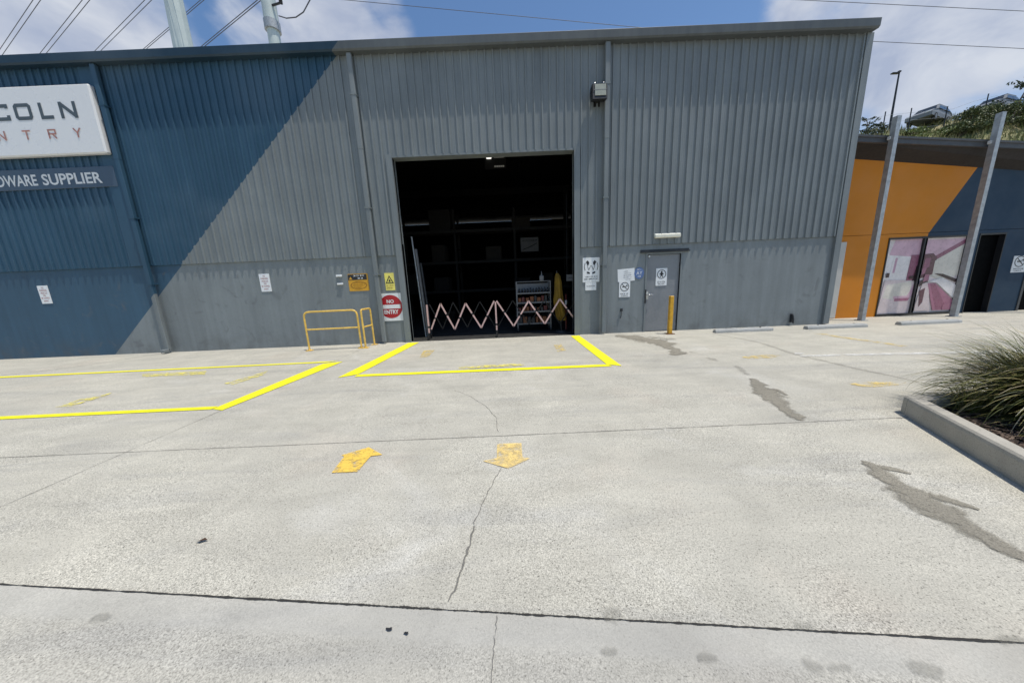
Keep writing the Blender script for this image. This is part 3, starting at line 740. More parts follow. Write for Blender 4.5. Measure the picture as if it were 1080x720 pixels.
# ------------------------------------------------------------------ expanding barrier across the opening
t = thing('expanding_barrier', 'expanding lattice safety barrier stretched across the dark opening', 'barrier', (-.43, 8.75, .01))
BY = 8.74
tops = [(-2.03, 1.04), (-1.30, 1.02), (-.48, 1.05)]
zz = [(-2.36, .30), (-2.03, 1.04), (-1.67, .27), (-1.30, 1.02), (-.89, .28), (-.47, 1.05)]
zz2 = [(-.40, 1.05), (.07, .29), (.53, 1.01), (.99, .32), (1.44, 1.03), (1.93, .33)]
def bars(path, y, mats, name):
    for (xa, za), (xb, zb) in zip(path[:-1], path[1:]):
        b = MB(); v = Vector((xb-xa, 0, zb-za)); L = v.length; v.normalize()
        Mx = Matrix(((v.x, 0, -v.z, xa), (0, 1, 0, y), (v.z, 0, v.x, za), (0, 0, 0, 1)))
        if mats[0] == 'dark': b.box(0, L, -.008, .008, -.014, .014, 0, Mx); b.build(name, M['dim'], t)
        else:
            b.box(0, L*.40, -.008, .008, -.021, .021, 0, Mx); b.box(L*.40, L*.47, -.008, .008, -.021, .021, 1, Mx); b.box(L*.47, L, -.008, .008, -.021, .021, 0, Mx)
            b.build(name, [M['pink'], M['ink']], t)
bars(zz, BY, ('pink',), 'lattice_bar'); bars(zz2, BY, ('pink',), 'lattice_bar')
inv = lambda P: [(x, 1.33-z) for x, z in P]
bars(inv(zz), BY+.03, ('dark',), 'rear_lattice_bar'); bars(inv(zz2), BY+.03, ('dark',), 'rear_lattice_bar')
for x, light in ((-2.425, True), (-.432, True), (1.95, True)):
    b = MB(); b.box(x-.02, x+.02, BY-.04, BY-.0, .40, 1.02, 0); b.box(x-.02, x+.02, BY-.04, BY, .34, .40, 1); b.box(x-.02, x+.02, BY-.04, BY, .2, .34, 0); b.box(x-.024, x+.024, BY-.045, BY+.005, .09, .2, 1)
    b.box(x-.02, x+.02, BY-.2, BY+.2, .09, .12, 1)
    po = b.build('post', [M['pink'], M['black']], t)
    for sy in (-.17, .17):
        b = MB(); b.tube([(x-.017, BY+sy, .052), (x+.017, BY+sy, .052)], .04, 12); b.box(x-.03, x-.02, BY+sy-.02, BY+sy+.02, .05, .1); b.box(x+.02, x+.03, BY+sy-.02, BY+sy+.02, .05, .1); b.build('castor', M['black'], po)

# ------------------------------------------------------------------ things inside the doorway
t = thing('display_trolley', 'steel shelf trolley with goods standing just inside the opening', 'trolley', (.73, 9.5, .012))
for (x, y) in ((.21, 9.3), (1.24, 9.3), (.21, 9.72), (1.24, 9.72)):
    b = MB(); b.box(x-.016, x+.016, y-.016, y+.016, .12, 1.57); po = b.build('upright', M['dimtrolley'], t)
    b = MB(); b.tube([(x-.018, y, .067), (x+.018, y, .067)], .05, 12); b.box(x-.025, x+.025, y-.02, y+.02, .1, .13); b.build('castor', M['black'], po)
for z in (.28, .65, .93, 1.22):
    b = MB(); b.box(.19, 1.26, 9.29, 9.73, z-.012, z); b.box(.19, 1.26, 9.278, 9.29, z-.03, z+.012); b.build('shelf', M['dimtrolley'], t)
b = MB(); b.tube([(.21, 9.3, 1.56), (1.24, 9.3, 1.56)], .012, 8); b.tube([(.21, 9.72, 1.56), (1.24, 9.72, 1.56)], .012, 8); b.build('top_rail', M['dimtrolley'], t)
b = MB(); b.box(.23, 1.22, 9.66, 9.67, 1.23, 1.5); b.build('back_panel', M['greysign'], t)
pk = [plain('packet_red', (.09, .014, .010), .6), plain('packet_orange', (.15, .045, .010), .6), plain('packet_dark', (.02, .02, .022), .6), plain('packet_pale', (.14, .13, .12), .6)]
r = random.Random(5)
for z, sh, nm in ((.28, .24, 'bottom'), (.65, .18, 'second lowest'), (.93, .2, 'second highest')):
    x = .25
    while x < 1.16:
        w = r.uniform(.07, .13); h = sh*r.uniform(.6, 1); ci = r.choice((0, 0, 1, 1, 2, 2, 3) if z > .9 else (0, 1, 1, 2, 2))
        b = MB(); b.bbox(x, x+w, 9.33, 9.33+r.uniform(.15, .3), z+.002, z+h, .008)
        tag(b.build('goods_packet', pk[ci]), '%s packet of goods on the %s shelf of the trolley' % (('dark red', 'orange', 'black', 'pale grey')[ci], nm), 'packet', 'packets on the trolley shelves')
        x += w+r.uniform(.012, .04)
for i in range(11):
    b = MB(); h = r.uniform(.9, 1.1); b.lathe([(0, 0), (.03, 0), (.031, .10*h), (.014, .125*h), (.014, .15*h), (0, .15*h)], (.29+i*.088, 9.4, 1.222), 12)
    tag(b.build('bottle', M['black']), 'small dark bottle in the top row of the trolley', 'bottle', 'bottles in the top row of the trolley')
b = MB(); b.bbox(.93, 1.06, 9.36, 9.46, 1.573, 1.73, .02); b.lathe([(.02, 1.73), (.02, 1.78), (.012, 1.79), (.012, 1.86), (0, 1.86)], (.995, 9.41, 0), 10)
tag(b.build('canister', M['greysign']), 'grey pump canister standing on top of the trolley', 'canister')

t = thing('folded_umbrella', 'yellow folded umbrella cloth standing behind the barrier by the right jamb', 'umbrella', (1.48, 9.05, .012))
b = MB(); n = 40; vs = []; prof = [(.36, .13), (.38, .17), (.5, .20), (.75, .185), (1.0, .19), (1.25, .15), (1.5, .135), (1.68, .10), (1.76, .05), (1.78, .01)]
for z, rr in prof:
    for k in range(n):
        w = 2*math.pi*k/n; q = .66*rr*(1+.22*math.sin(6*w+z*2.2)+.10*math.sin(11*w-z*3)); vs.append((1.48+(.9-z)*.09+.03*math.sin(z*5)+q*math.cos(w), 9.05+q*math.sin(w), z))
b.add(vs, [(i*n+k, i*n+(k+1)%n, (i+1)*n+(k+1)%n, (i+1)*n+k) for i in range(len(prof)-1) for k in range(n)], 0, True); b.build('canopy', M['yellow_cloth'], t)
b = MB(); b.tube([(1.53, 9.05, .02), (1.405, 9.05, 1.84)], .018, 8); b.lathe([(0,.05),(.16,.05),(.18,0)], (1.53, 9.05, .012), 16); b.build('pole', M['dark'], t)
t = thing('red_post', 'thin red post with pale band beside the yellow umbrella', 'post', (1.70, 9.2, .012))
b = MB(); b.tube([(1.70, 9.2, .03), (1.70, 9.2, 1.14)], .033, 10); b.build('shaft', plain('red_post_paint', (.10, .012, .010), .5), t)
b = MB(); b.tube([(1.70, 9.2, .82), (1.70, 9.2, .96)], .035, 10); b.build('band', M['signwhite'], t)
b = MB(); b.lathe([(0,.025),(.10,.025),(.11,0)], (1.70, 9.2, .012), 14); b.build('foot', M['black'], t)
t = thing('small_wall_plate', 'small pale plate hanging in the doorway beside the right jamb', 'sign', (1.9, 9.3, 1.52))
b = MB(); b.box(1.74, 2.02, 9.29, 9.3, 1.53, 1.72); b.build('board', M['greysign'], t)
b = MB(); add_blur_line(b, 1.77, 1.99, 1.60, 1.635, 9.288, 0, 90); b.build('lettering', M['ink'], t)
b = MB(); b.tube([(1.76, 9.3, 1.72), (1.76, 9.3, 4.0)], .004, 5); b.tube([(2.0, 9.3, 1.72), (2.0, 9.3, 4.0)], .004, 5); b.build('hanging_wire', M['dark'], t)
for i, (x0, y0, z0, x1, y1, z1, wd, mt, nm) in enumerate([(-2.66, 9.15, .02, -2.83, 9.25, 3.0, .035, 'galv', 'pale steel'), (-2.61, 9.22, .02, -2.77, 9.32, 2.65, .075, 'dimtrolley', 'mid grey wide'), (-2.52, 9.30, .02, -2.68, 9.40, 2.25, .06, 'dark', 'shortest dark')]):
    b = MB(); v = Vector((x1-x0, y1-y0, z1-z0)); b.tube([(x0, y0, z0), (x1, y1, z1)], wd*.7, 4)
    tag(b.build('steel_length', M[mt]), '%s length leaning inside the left jamb' % nm, 'steel length', 'lengths leaning inside the left jamb')
# pallet racking deep inside with cartons
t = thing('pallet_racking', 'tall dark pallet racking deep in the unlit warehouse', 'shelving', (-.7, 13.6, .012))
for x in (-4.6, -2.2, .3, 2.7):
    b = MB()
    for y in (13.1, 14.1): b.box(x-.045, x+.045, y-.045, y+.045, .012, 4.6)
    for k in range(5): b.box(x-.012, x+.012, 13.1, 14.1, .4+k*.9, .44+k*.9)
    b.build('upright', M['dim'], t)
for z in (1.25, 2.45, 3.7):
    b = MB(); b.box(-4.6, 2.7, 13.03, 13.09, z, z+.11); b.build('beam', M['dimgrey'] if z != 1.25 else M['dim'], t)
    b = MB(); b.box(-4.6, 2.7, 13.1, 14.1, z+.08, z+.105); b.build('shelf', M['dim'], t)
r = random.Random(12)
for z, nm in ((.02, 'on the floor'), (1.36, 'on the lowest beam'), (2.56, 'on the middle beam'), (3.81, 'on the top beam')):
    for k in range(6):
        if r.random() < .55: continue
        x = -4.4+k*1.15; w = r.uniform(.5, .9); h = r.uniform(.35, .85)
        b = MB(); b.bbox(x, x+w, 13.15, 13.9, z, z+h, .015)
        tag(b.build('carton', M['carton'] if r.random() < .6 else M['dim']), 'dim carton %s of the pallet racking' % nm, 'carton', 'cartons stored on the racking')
t = thing('hanging_card', 'grey printed card hanging in the dark of the warehouse', 'sign', (.95, 12.8, 2.9))
b = MB(); b.box(.53, 1.26, 12.8, 12.81, 2.80, 3.35); b.build('board', M['dimcard'], t)
b = MB(); stroke(b, [(.60, 2.88), (.9, 2.98), (1.2, 3.12)], .03, 12.797); add_blur_line(b, .6, 1.2, 3.2, 3.26, 12.797, 0, 95); b.build('print', M['dim'], t)
b = MB(); b.tube([(.6, 12.805, 3.35), (.6, 12.805, 6.2)], .005, 5); b.tube([(1.2, 12.805, 3.35), (1.2, 12.805, 6.2)], .005, 5); b.build('hanging_wire', M['dim'], t)
# lit high-bay lamp
lp = NT('lit_lamp'); lp.set((.9, .9, .85), .4); lp.b.inputs['Emission Color'].default_value = (1, .97, .88, 1); lp.b.inputs['Emission Strength'].default_value = 1.6
dimp = NT('dim_lamp_grille'); dimp.set((.3, .3, .28), .4); dimp.b.inputs['Emission Color'].default_value = (1, .97, .85, 1); dimp.b.inputs['Emission Strength'].default_value = .10
LY = 11.6
p = W(515.5, 166, LY)
t = thing('ceiling_lamp', 'lit lamp hanging inside under the head of the opening', 'lamp', (p.x, LY, p.z))
b = MB(); b.bbox(p.x-.09, p.x+.09, LY-.06, LY+.06, p.z-.05, p.z+.05, .02); b.build('lit_bulb', lp.m, t)
b = MB()
q = W(526, 164.5, LY)
for k in range(5):
    b.box(q.x-.17+k*.072, q.x-.115+k*.072, LY-.03, LY, q.z-.06, q.z+.05)
    b.box(q.x-.17+k*.072, q.x-.115+k*.072, LY-.03, LY, q.z-.36, q.z-.32)
b.build('grille', dimp.m, t)
b = MB(); b.box(p.x-.15, q.x+.25, LY+.01, LY+.1, q.z-.4, q.z+.08); b.tube([(q.x, LY+.05, q.z+.08), (q.x, LY+.05, 7.4)], .02, 6); b.build('fixture_body', M['black'], t)

# ------------------------------------------------------------------ shop next door
sh = thing('shop_building', 'low shop with orange and navy wall, sloping dark fascia and steel posts', 'shop', (13, YB, 0))
def wb(x, y): return W(x, y, YB)
def zf(X, top): return (5.07-.075*(X-9.75)) if top else (4.90-.075*(X-9.75))
SX0, SX1 = 9.18, 24.0
XBR = 23.5
dT = wb(1030, 178); dB = wb(979, 246.5)
slope = (dT.x-dB.x)/(dT.z-dB.z)
JZ2 = wb(900, 248.5).z
wl, wr, wt, wbz = wb(922, 335).x+.0, wb(1003, 332).x, wb(975, 249.5).z, .03
ddl, ddr, ddt = wb(1013, 333).x, wb(1041.5, 329).x-.03, wb(1045, 246.5).z
d2l = wb(1071, 326).x-.02
def fz(x): return 4.66-.10*(x-10.0)                # top of the rendered wall follows the raking roof
# orange part and navy part are two painted panels of the wall, split along the diagonal
b = MB()
def wallpoly(b, pts, mi=0):
    b.prism(pts, lambda u, v, d: (u, YB+d, v), 0, .18, mi)
xd = lambda z: dB.x+(z-dB.z)*slope
ztd = (fz(10)-0.10*(dB.x-10.0)+.10*slope*dB.z)/(1+.10*slope)
wallpoly(b, [(SX0, JZ2), (xd(JZ2), JZ2), (xd(ztd), ztd), (SX0, fz(SX0))])
wallpoly(b, [(SX0, 0), (wl, 0), (wl, JZ2-.012), (SX0, JZ2-.012)]); wallpoly(b, [(wl, wt), (xd(JZ2)-.02, wt), (xd(JZ2)-.02, JZ2-.012), (wl, JZ2-.012)])
b.build('orange_wall', M['orange_wall'], sh)
b = MB()
wallpoly(b, [(xd(JZ2)+.001, JZ2), (XBR, JZ2), (XBR, fz(XBR)), (xd(ztd)+.001, ztd)])
wallpoly(b, [(xd(JZ2)-.019, ddt), (ddl, ddt), (ddl, JZ2-.012), (xd(JZ2)-.019, JZ2-.012)]); wallpoly(b, [(wr, 0), (ddl, 0), (ddl, ddt-.001), (wr, ddt-.001)])
wallpoly(b, [(ddl+.001, ddt), (XBR, ddt), (XBR, JZ2-.012), (ddl+.001, JZ2-.012)]); wallpoly(b, [(ddr, 0), (d2l, 0), (d2l, ddt-.002), (ddr, ddt-.002)]); wallpoly(b, [(d2l+1.4, 0), (XBR, 0), (XBR, ddt-.002), (d2l+1.4, ddt-.002)])
b.build('navy_wall', M['blue_wall'], sh)
b = MB(); b.box(SX0, XBR, YB+.19, YB+.24, 0, 3.4); b.build('wall_backing', M['inner'], sh)
b = MB(); b.box(ddl+.02, ddr-.02, YB+.12, YB+.16, .02, ddt-.02); b.build('entrance_door', M['doorblack'], sh)
b = MB(); b.box(ddl-.0, ddl+.03, YB-.012, YB+.12, 0, ddt-.01); b.box(ddr-.03, ddr, YB-.012, YB+.12, 0, ddt-.01); b.box(ddl, ddr, YB-.014, YB+.12, ddt-.03, ddt+.02); b.build('door_frame', M['alu'], sh)
b = MB(); b.box(d2l, d2l+.07, YB-.02, YB+.12, 0, 2.0); b.build('shop_jamb', M['bronze'], sh)
b = MB(); b.box(d2l+.08, d2l+1.38, YB+.12, YB+.16, 0, ddt); b.build('entrance_door', M['doorblack'], sh)
# raking fascia, soffit and roof
FY = 8.92
b = MB()
def rk(x, top): return zf(x, top)
vs = []
for x in (9.17, XBR+.5):
    for y, z in ((FY, rk(x,1)), (FY, rk(x,0)), (FY+.05, rk(x,0)-.01), (FY+.05, rk(x,1)-.0)): vs.append((x, y, z))
b.add(vs, [(0,1,5,4),(1,2,6,5),(2,3,7,6),(3,0,4,7),(3,2,1,0),(4,5,6,7)])
vs = []
for x in (9.17, XBR+.5):
    for y, z in ((FY-.025, rk(x,1)-.0), (FY-.025, rk(x,1)-.05), (FY-.002, rk(x,1)-.06), (FY-.002, rk(x,1)+.0)): vs.append((x, y, z))
b.add(vs, [(0,1,5,4),(1,2,6,5),(2,3,7,6),(3,0,4,7),(3,2,1,0),(4,5,6,7)])
b.build('roof_fascia', M['bronze'], sh)
b = MB(); b.add([(9.17, FY+.052, rk(9.17,0)+.02), (XBR+.5, FY+.052, rk(XBR+.5,0)+.02), (XBR+.5, YB+.02, fz(XBR+.5)-.02), (9.17, YB+.02, fz(9.17)-.02)], [(0,1,2,3)]); b.build('soffit', M['soffit'], sh)
b = MB(); b.add([(9.17, FY+.04, rk(9.17,1)+.002), (XBR+.5, FY+.04, rk(XBR+.5,1)+.002), (XBR+.5, 13, rk(XBR+.5,1)-.1), (9.17, 13, rk(9.17,1)-.1)], [(0,1,2,3)]); b.build('roof', M['roof'], sh)
# galvanised posts: channel section, taller than the fascia, with a bolted bracket
for (x, h) in ((10.47, 5.44), (13.24, 5.42), (16.02, 5.4), (18.8, 5.4)):
    b = MB(); y0, y1, w = 8.76, 8.88, .055
    b.box(x-w, x-w+.012, y0, y1, .02, h); b.box(x-w+.012, x+w, y0, y0+.012, .02, h); b.box(x-w+.012, x+w, y1-.012, y1, .02, h)
    po = b.build('post', M['galv'], sh)
    c = MB(); zz_ = zf(x,1)-.12; c.box(x-w-.03, x-w-.001, y1-.05, FY-.03, zz_, zz_+.08); c.build('bracket', M['white'], po)
    c = MB(); c.box(x-w-.05, x+w+.05, y0-.04, y1+.04, .004, .018); c.build('base_plate', M['galv'], po)
b = MB(); b.box(9.9, wb(879,338).x, YB-.03, YB-.002, .02, 2.33); b.build('white_panel', plain('weathered_white_panel', (.55,.54,.50), .6, 0, .08, 3), sh)
# picture window: two panes printed with a kitchen scene (soft pink tones)
wf = MB(); ml = wb(967.5, 291).x
wf.box(wl, wl+.035, YB-.02, YB+.1, wbz, wt); wf.box(wr-.035, wr, YB-.02, YB+.1, wbz, wt); wf.box(ml-.022, ml+.022, YB-.018, YB+.1, wbz+.05, wt-.05)
wf.box(wl, wr, YB-.022, YB+.1, wt-.05, wt+.0); wf.box(wl, wr, YB-.022, YB+.1, wbz-.02, wbz+.05)
win = wf.build('picture_window', M['alu'], sh)
pm = {k: plain('print_'+k, c, .3, 0, .14, 3.5) for k, c in dict(pale=(.70,.61,.60), cream=(.68,.63,.55), lilac=(.52,.31,.39), pinkc=(.62,.40,.47), plum=(.13,.05,.065), rose=(.38,.15,.22), deep=(.05,.025,.03), floor=(.66,.55,.54), white=(.78,.73,.71), mauve=(.28,.10,.155)).items()}
pk_ = list(pm.keys()); pb = MB(); pb2 = MB(); YP = YB+.04
def bil(u, v): return (wl+.035+(wr-wl-.07)*u, wbz+.05+(wt-wbz-.1)*v)     # u, v across the whole window
lay = 0
def art(k, pts):
    global lay
    for side, bb in ((0, pb), (1, pb2)):
        lo, hi = (0, .485) if side == 0 else (.515, 1)
        P = list(pts)
        for lim, sg in ((lo, 1), (hi, -1)):                            # clip the shape to its pane
            Q = []
            for i in range(len(P)):
                a, c = P[i], P[(i+1) % len(P)]; ia, ic = sg*(a[0]-lim) >= 0, sg*(c[0]-lim) >= 0
                if ia: Q.append(a)
                if ia != ic:
                    tt = (lim-a[0])/(c[0]-a[0]); Q.append((lim, a[1]+(c[1]-a[1])*tt))
            P = Q
            if len(P) < 3: break
        if len(P) >= 3: bb.poly([(bil(u, v)[0], YP-.0009*lay, bil(u, v)[1]) for u, v in P], pk_.index(k))
    lay += 1
art('pale', [(0,0),(1,0),(1,1),(0,1)])
art('white', [(0,.45),(.36,.45),(.36,.80),(0,.82)])
art('pinkc', [(.30,.80),(.48,.98),(1,.98),(1,.80),(.62,.72)])
art('pinkc', [(.05,.80),(.42,.76),(.5,1),(.10,1)])
art('cream', [(.60,.70),(1,.92),(1,.50),(.80,.44),(.62,.50)])
art('mauve', [(.58,.72),(1,.97),(1,.91),(.62,.68)])
art('white', [(.10,.55),(.22,.55),(.23,.78),(.12,.79)])
art('lilac', [(.13,.56),(.16,.56),(.17,.76),(.14,.76)])
art('mauve', [(.33,.45),(.49,.45),(.50,.79),(.34,.79)])
art('plum', [(.46,.45),(.66,.52),(.68,.74),(.62,.80),(.47,.79)])
art('mauve', [(.52,.60),(.60,.62),(.60,.74),(.53,.74)])
art('cream', [(.66,.50),(.72,.47),(.72,.72),(.66,.70)])
art('deep', [(.41,.44),(.47,.46),(.49,.66),(.43,.64)])
art('rose', [(.49,.50),(.56,.54),(.57,.62),(.51,.60)])
art('deep', [(.68,.53),(.99,.40),(1,.44),(.80,.52)])
art('floor', [(.02,.0),(.50,.0),(.48,.42),(.28,.46),(.05,.47)])
art('cream', [(.08,.40),(.40,.44),(.42,.28),(.30,.18),(.06,.22)])
art('pinkc', [(.20,.20),(.42,.20),(.54,.44),(.46,.45),(.38,.24),(.20,.24)])
art('rose', [(.22,.17),(.40,.17),(.42,.21),(.22,.21)])
art('floor', [(.50,.02),(.72,.02),(.64,.38),(.56,.44)])
art('rose', [(.62,.40),(.72,.40),(1,.16),(1,.02),(.76,.02)])
art('mauve', [(.66,.38),(.72,.39),(.94,.05),(.80,.03)])
art('white', [(.62,.42),(.80,.47),(1,.36),(1,.18),(.74,.40)])
art('plum', [(.53,.30),(.60,.34),(.60,.14),(.56,.08)])
art('deep', [(.50,.34),(.56,.40),(.62,.42),(.60,.46),(.52,.44)])
art('rose', [(.55,.42),(.62,.44),(.62,.52),(.56,.52)])
art('deep', [(.05,.50),(.09,.50),(.09,.56),(.05,.56)])
art('deep', [(.36,.47),(.41,.47),(.41,.51),(.36,.51)])
art('rose', [(.88,.02),(.98,.02),(1,.10),(.94,.13),(.88,.09)])
pb.build('printed_pane', list(pm.values()), win); pb2.build('printed_pane', list(pm.values()), win)
n0 = wb(1069.5, 270); n1 = wb(1077, 287)
ring_notice('shop_notice', 'white ring symbol notice on the navy wall right of the dark entrance', n0.x, n0.x+.42, n1.z, n0.z, 'smoke', y=YB, seed=110)

# ------------------------------------------------------------------ planter with kerb, mulch and tussock grass
A = Vector((4.07, 2.935)); u = Vector((-.485, -.874)).normalized(); n_in = Vector((.876, -.483)).normalized(); KH = .19
b = MB(); KW = .13
prof = [(0, 0), (.002, .15), (.008, .175), (.022, KH), (KW-.02, KH), (KW, KH-.015), (KW, .02)]
def kerb_run(b, stations):
    m = len(prof); vs = []
    for (o, nn) in stations:
        for (q, z) in prof: vs.append((o.x+nn.x*q, o.y+nn.y*q, z))
    k = len(stations)
    b.add(vs, [(i*m+j, i*m+j+1, (i+1)*m+j+1, (i+1)*m+j) for i in range(k-1) for j in range(m-1)] + [list(range(m)), [(k-1)*m+j for j in range(m-1,-1,-1)]], 0, False)
kerb_run(b, [(A+u*(.075+.25*i), n_in) for i in range(24)])
kb = thing('planter_kerb', 'raised concrete kerb edging the planted bed on the right', 'kerb', (A.x, A.y, 0))
b.build('front_kerb', M['kerb'], kb)
mdir = (n_in + Vector((0, -1))).normalized()
b = MB(); mit = Vector((n_in.x*.0+.62, -1)).normalized()*1.15
kerb_run(b, [(A+u*.070, n_in), (A+u*.01, Vector((.72,-.80))), (A+Vector((.03,.012)), Vector((.35,-1.0))), (A+Vector((.10,.015)), Vector((0,-1)))] + [(A+Vector((.1+.6*i, .015)), Vector((0,-1))) for i in range(1, 22)])
b.build('rear_kerb', M['kerb'], kb)
mu = NT('bark_mulch'); mc = mu.mix(mu.ramp(mu.noise(45, 4, .7), .35, .65), (.022, .014, .010), (.085, .055, .038)); mu.bump(mu.noise(60, 4, .7), 1.0, .03); mu.set(mc, .95)
b = MB(); e = A+u*5.9+n_in*.12
pts2 = [A+Vector((.12, -.10)), A+u*5.9+n_in*.12, Vector((16, e.y)), Vector((16, A.y-.11))]
b.add([(p.x, p.y, .09) for p in pts2], [(0,1,2,3)])
tag(b.build('mulch_bed', mu.m), kind='structure')
b = MB(); r = random.Random(21)
for i in range(2600):
    s_, q = r.uniform(.1, 2.2), r.uniform(.16, 2.2); p = A+u*s_+n_in*q
    if p.y > A.y-.16: continue
    L, w = r.uniform(.015, .05), r.uniform(.006, .014); a = r.uniform(0, 6.28); d = Vector((math.cos(a), math.sin(a), r.uniform(-.3,.4)))*L; sd = Vector((-math.sin(a), math.cos(a), r.uniform(-.3,.3)))*w; c = Vector((p.x, p.y, .097+r.uniform(0,.015)))
    b.add([c-d-sd, c+d-sd, c+d+sd, c-d+sd], [(0,1,2,3)])
ch = NT('mulch_chip'); ri = ch.n('ShaderNodeNewGeometry').outputs['Random Per Island']; ch.set(ch.mix(ri, (.03,.018,.012), (.17,.12,.085)), .9)
tag(b.build('mulch_chips', ch.m), kind='stuff')

gm = NT('tussock_blade'); ri = gm.n('ShaderNodeNewGeometry').outputs['Random Per Island']
ramp = gm.n('ShaderNodeValToRGB'); gm.l(ri, ramp.inputs[0]); cr = ramp.color_ramp
for pos_, c in ((.0, (.050,.064,.014)), (.30, (.105,.118,.026)), (.58, (.18,.175,.046)), (.80, (.27,.225,.09)), (.93, (.32,.26,.14))):
    el = cr.elements[0] if pos_ == 0 else cr.elements.new(pos_)
    el.position = pos_; el.color = (*c, 1)
cr.elements[-1].color = (.30, .25, .15, 1)
gm.set(ramp.outputs[0], .42); gm.b.inputs['Specular IOR Level'].default_value = .5
def tussock(label, x, y, n, lmin, lmax, rad, seed, wmul=1.0):
    t = thing('tussock_grass', label, 'grass clump', (x, y, .09), 'tussock grasses in the planter'); r = random.Random(seed); b = MB()
    for i in range(n):
        a = r.uniform(0, 2*math.pi); ro = rad*math.sqrt(r.random()); base = Vector((x+ro*math.cos(a), y+ro*math.sin(a), .085))
        az = a+r.gauss(0, .55); L = r.uniform(lmin, lmax); el = RAD(min(88, max(10, r.gauss(67, 17)))); droop = r.uniform(.5, 1.7)/1.0
        if r.random() < .22: el = RAD(r.uniform(5, 35)); droop *= .5; L *= .8
        seg = 9; p = base.copy(); w0 = r.uniform(.0034, .0062)*wmul; vs = []; side = Vector((-math.sin(az), math.cos(az), r.uniform(-.4,.4)))
        ww = az
        for k in range(seg+1):
            tt = k/seg; w = w0*(1-tt**2.2)+.0004
            vs += [p-side*w, p+side*w]
            d = Vector((math.cos(ww)*math.cos(el), math.sin(ww)*math.cos(el), math.sin(el)))
            p = p+d*(L/seg); el -= droop*(L/seg)*(1+tt*1.4); ww += r.uniform(-.05, .05)
            if p.z < .10: p.z = .10
        b.add(vs, [(2*k, 2*k+1, 2*k+3, 2*k+2) for k in range(seg)], 0, True)
    b.build('blades', gm.m, t)
    c = MB(); c.lathe([(rad*.9, 0), (rad*.75, .06), (rad*.3, .10), (0, .11)], (x, y, .085), 14); c.build('crown_base', plain('dead_thatch', (.03,.022,.012), .95, 0, .4, 40), t)
tussock('large arching tussock of olive green grass behind the kerb', 5.02, 2.44, 4400, .55, 1.10, .25, 31, 1.08)
tussock('small low tuft of green grass at the kerb corner', 4.47, 2.73, 170, .14, .34, .07, 32)
tussock('second large tussock further right in the bed', 6.1, 2.3, 1600, .6, 1.1, .2, 33)

# litter
p = G(214, 571); b = MB(); b.add([(p.x-.035, p.y-.008, .010), (p.x-.005, p.y-.016, .022), (p.x+.03, p.y+.003, .012), (p.x+.003, p.y+.014, .018), (p.x-.02, p.y+.010, .008)], [(0,1,2,3,4)])
tag(b.build('dead_leaf', M['leaf_dead']), 'dry brown leaf lying on the concrete in the left foreground', 'leaf')

# ------------------------------------------------------------------ hill with grass, shrubs, tree, fence, lamp and cars
hm = NT('dry_grass_hill'); hm.set(hm.mix(hm.ramp(hm.noise(.5, 6, .65), .4, .62), (.10, .12, .04), (.30, .26, .14)), .95)
CR = 33.0
def hz(x, y):
    t = min(1, max(0, (y-13)/(CR-13)))
    top = 14.0+max(0, (x-36))*.11+.25*math.sin(x*.7)+.12*math.sin(x*2.1+1)
    return top*(t if t < .9 else .9+(1-(1-(t-.9)/.1)**2)*.1)-.05+min(1.15, max(0, y-CR)*.75)
b = MB(); nx, ny = 90, 40; vs = []
for j in range(ny+1):
    for i in range(nx+1):
        x = 10+i*1.5; y = 13+(j/ny)**1.0*60; vs.append((x, y, hz(x, y)))
b.add(vs, [(j*(nx+1)+i, j*(nx+1)+i+1, (j+1)*(nx+1)+i+1, (j+1)*(nx+1)+i) for j in range(ny) for i in range(nx)], 0, True)
tag(b.build('hillside', hm.m), kind='structure')
lm = NT('hill_grass_blades'); ri = lm.n('ShaderNodeNewGeometry').outputs['Random Per Island']; lm.set(lm.mix(ri, (.10,.14,.03), (.38,.33,.17)), .8)
b = MB(); r = random.Random(77)
for i in range(9000):
    x = r.uniform(25, 62); y = r.uniform(26, CR+2.5); z = hz(x, y); a = r.uniform(0, 6.28); h = r.uniform(.2, .7); w = .05; dx, dy = math.cos(a)*w, math.sin(a)*w; lx, ly = r.uniform(-.25,.25), r.uniform(-.25,.25)
    b.add([(x-dx, y-dy, z-.02), (x+dx, y+dy, z-.02), (x+lx, y+ly, z+h)], [(0,1,2)])
tag(b.build('hill_grass', lm.m), kind='stuff')
def leafmat(name, a, c):
    t = NT(name); ri = t.n('ShaderNodeNewGeometry').outputs['Random Per Island']; return t.set(t.mix(ri, a, c), .6)
lf1 = leafmat('shrub_leaf', (.035,.055,.014), (.13,.15,.045)); lf2 = leafmat('tree_leaf', (.02,.035,.014), (.06,.085,.035)); lf3 = leafmat('bright_shrub_leaf', (.08,.12,.02), (.20,.24,.06))
def leaves(b, c, rx, ry, rz, n, s, r):
    for i in range(n):
        while True:
            q = Vector((r.uniform(-1,1), r.uniform(-1,1), r.uniform(-1,1)))
            if q.length < 1: break
        p = c+Vector((q.x*rx, q.y*ry, q.z*rz)); a = Vector((r.gauss(0,1), r.gauss(0,1), r.gauss(0,1))).normalized(); d = a.orthogonal().normalized()*s*r.uniform(.6,1.3); e = a.cross(d).normalized()*s*.45*r.uniform(.6,1.3)
        b.add([p-d, p+e, p+d, p-e], [(0,1,2,3)])
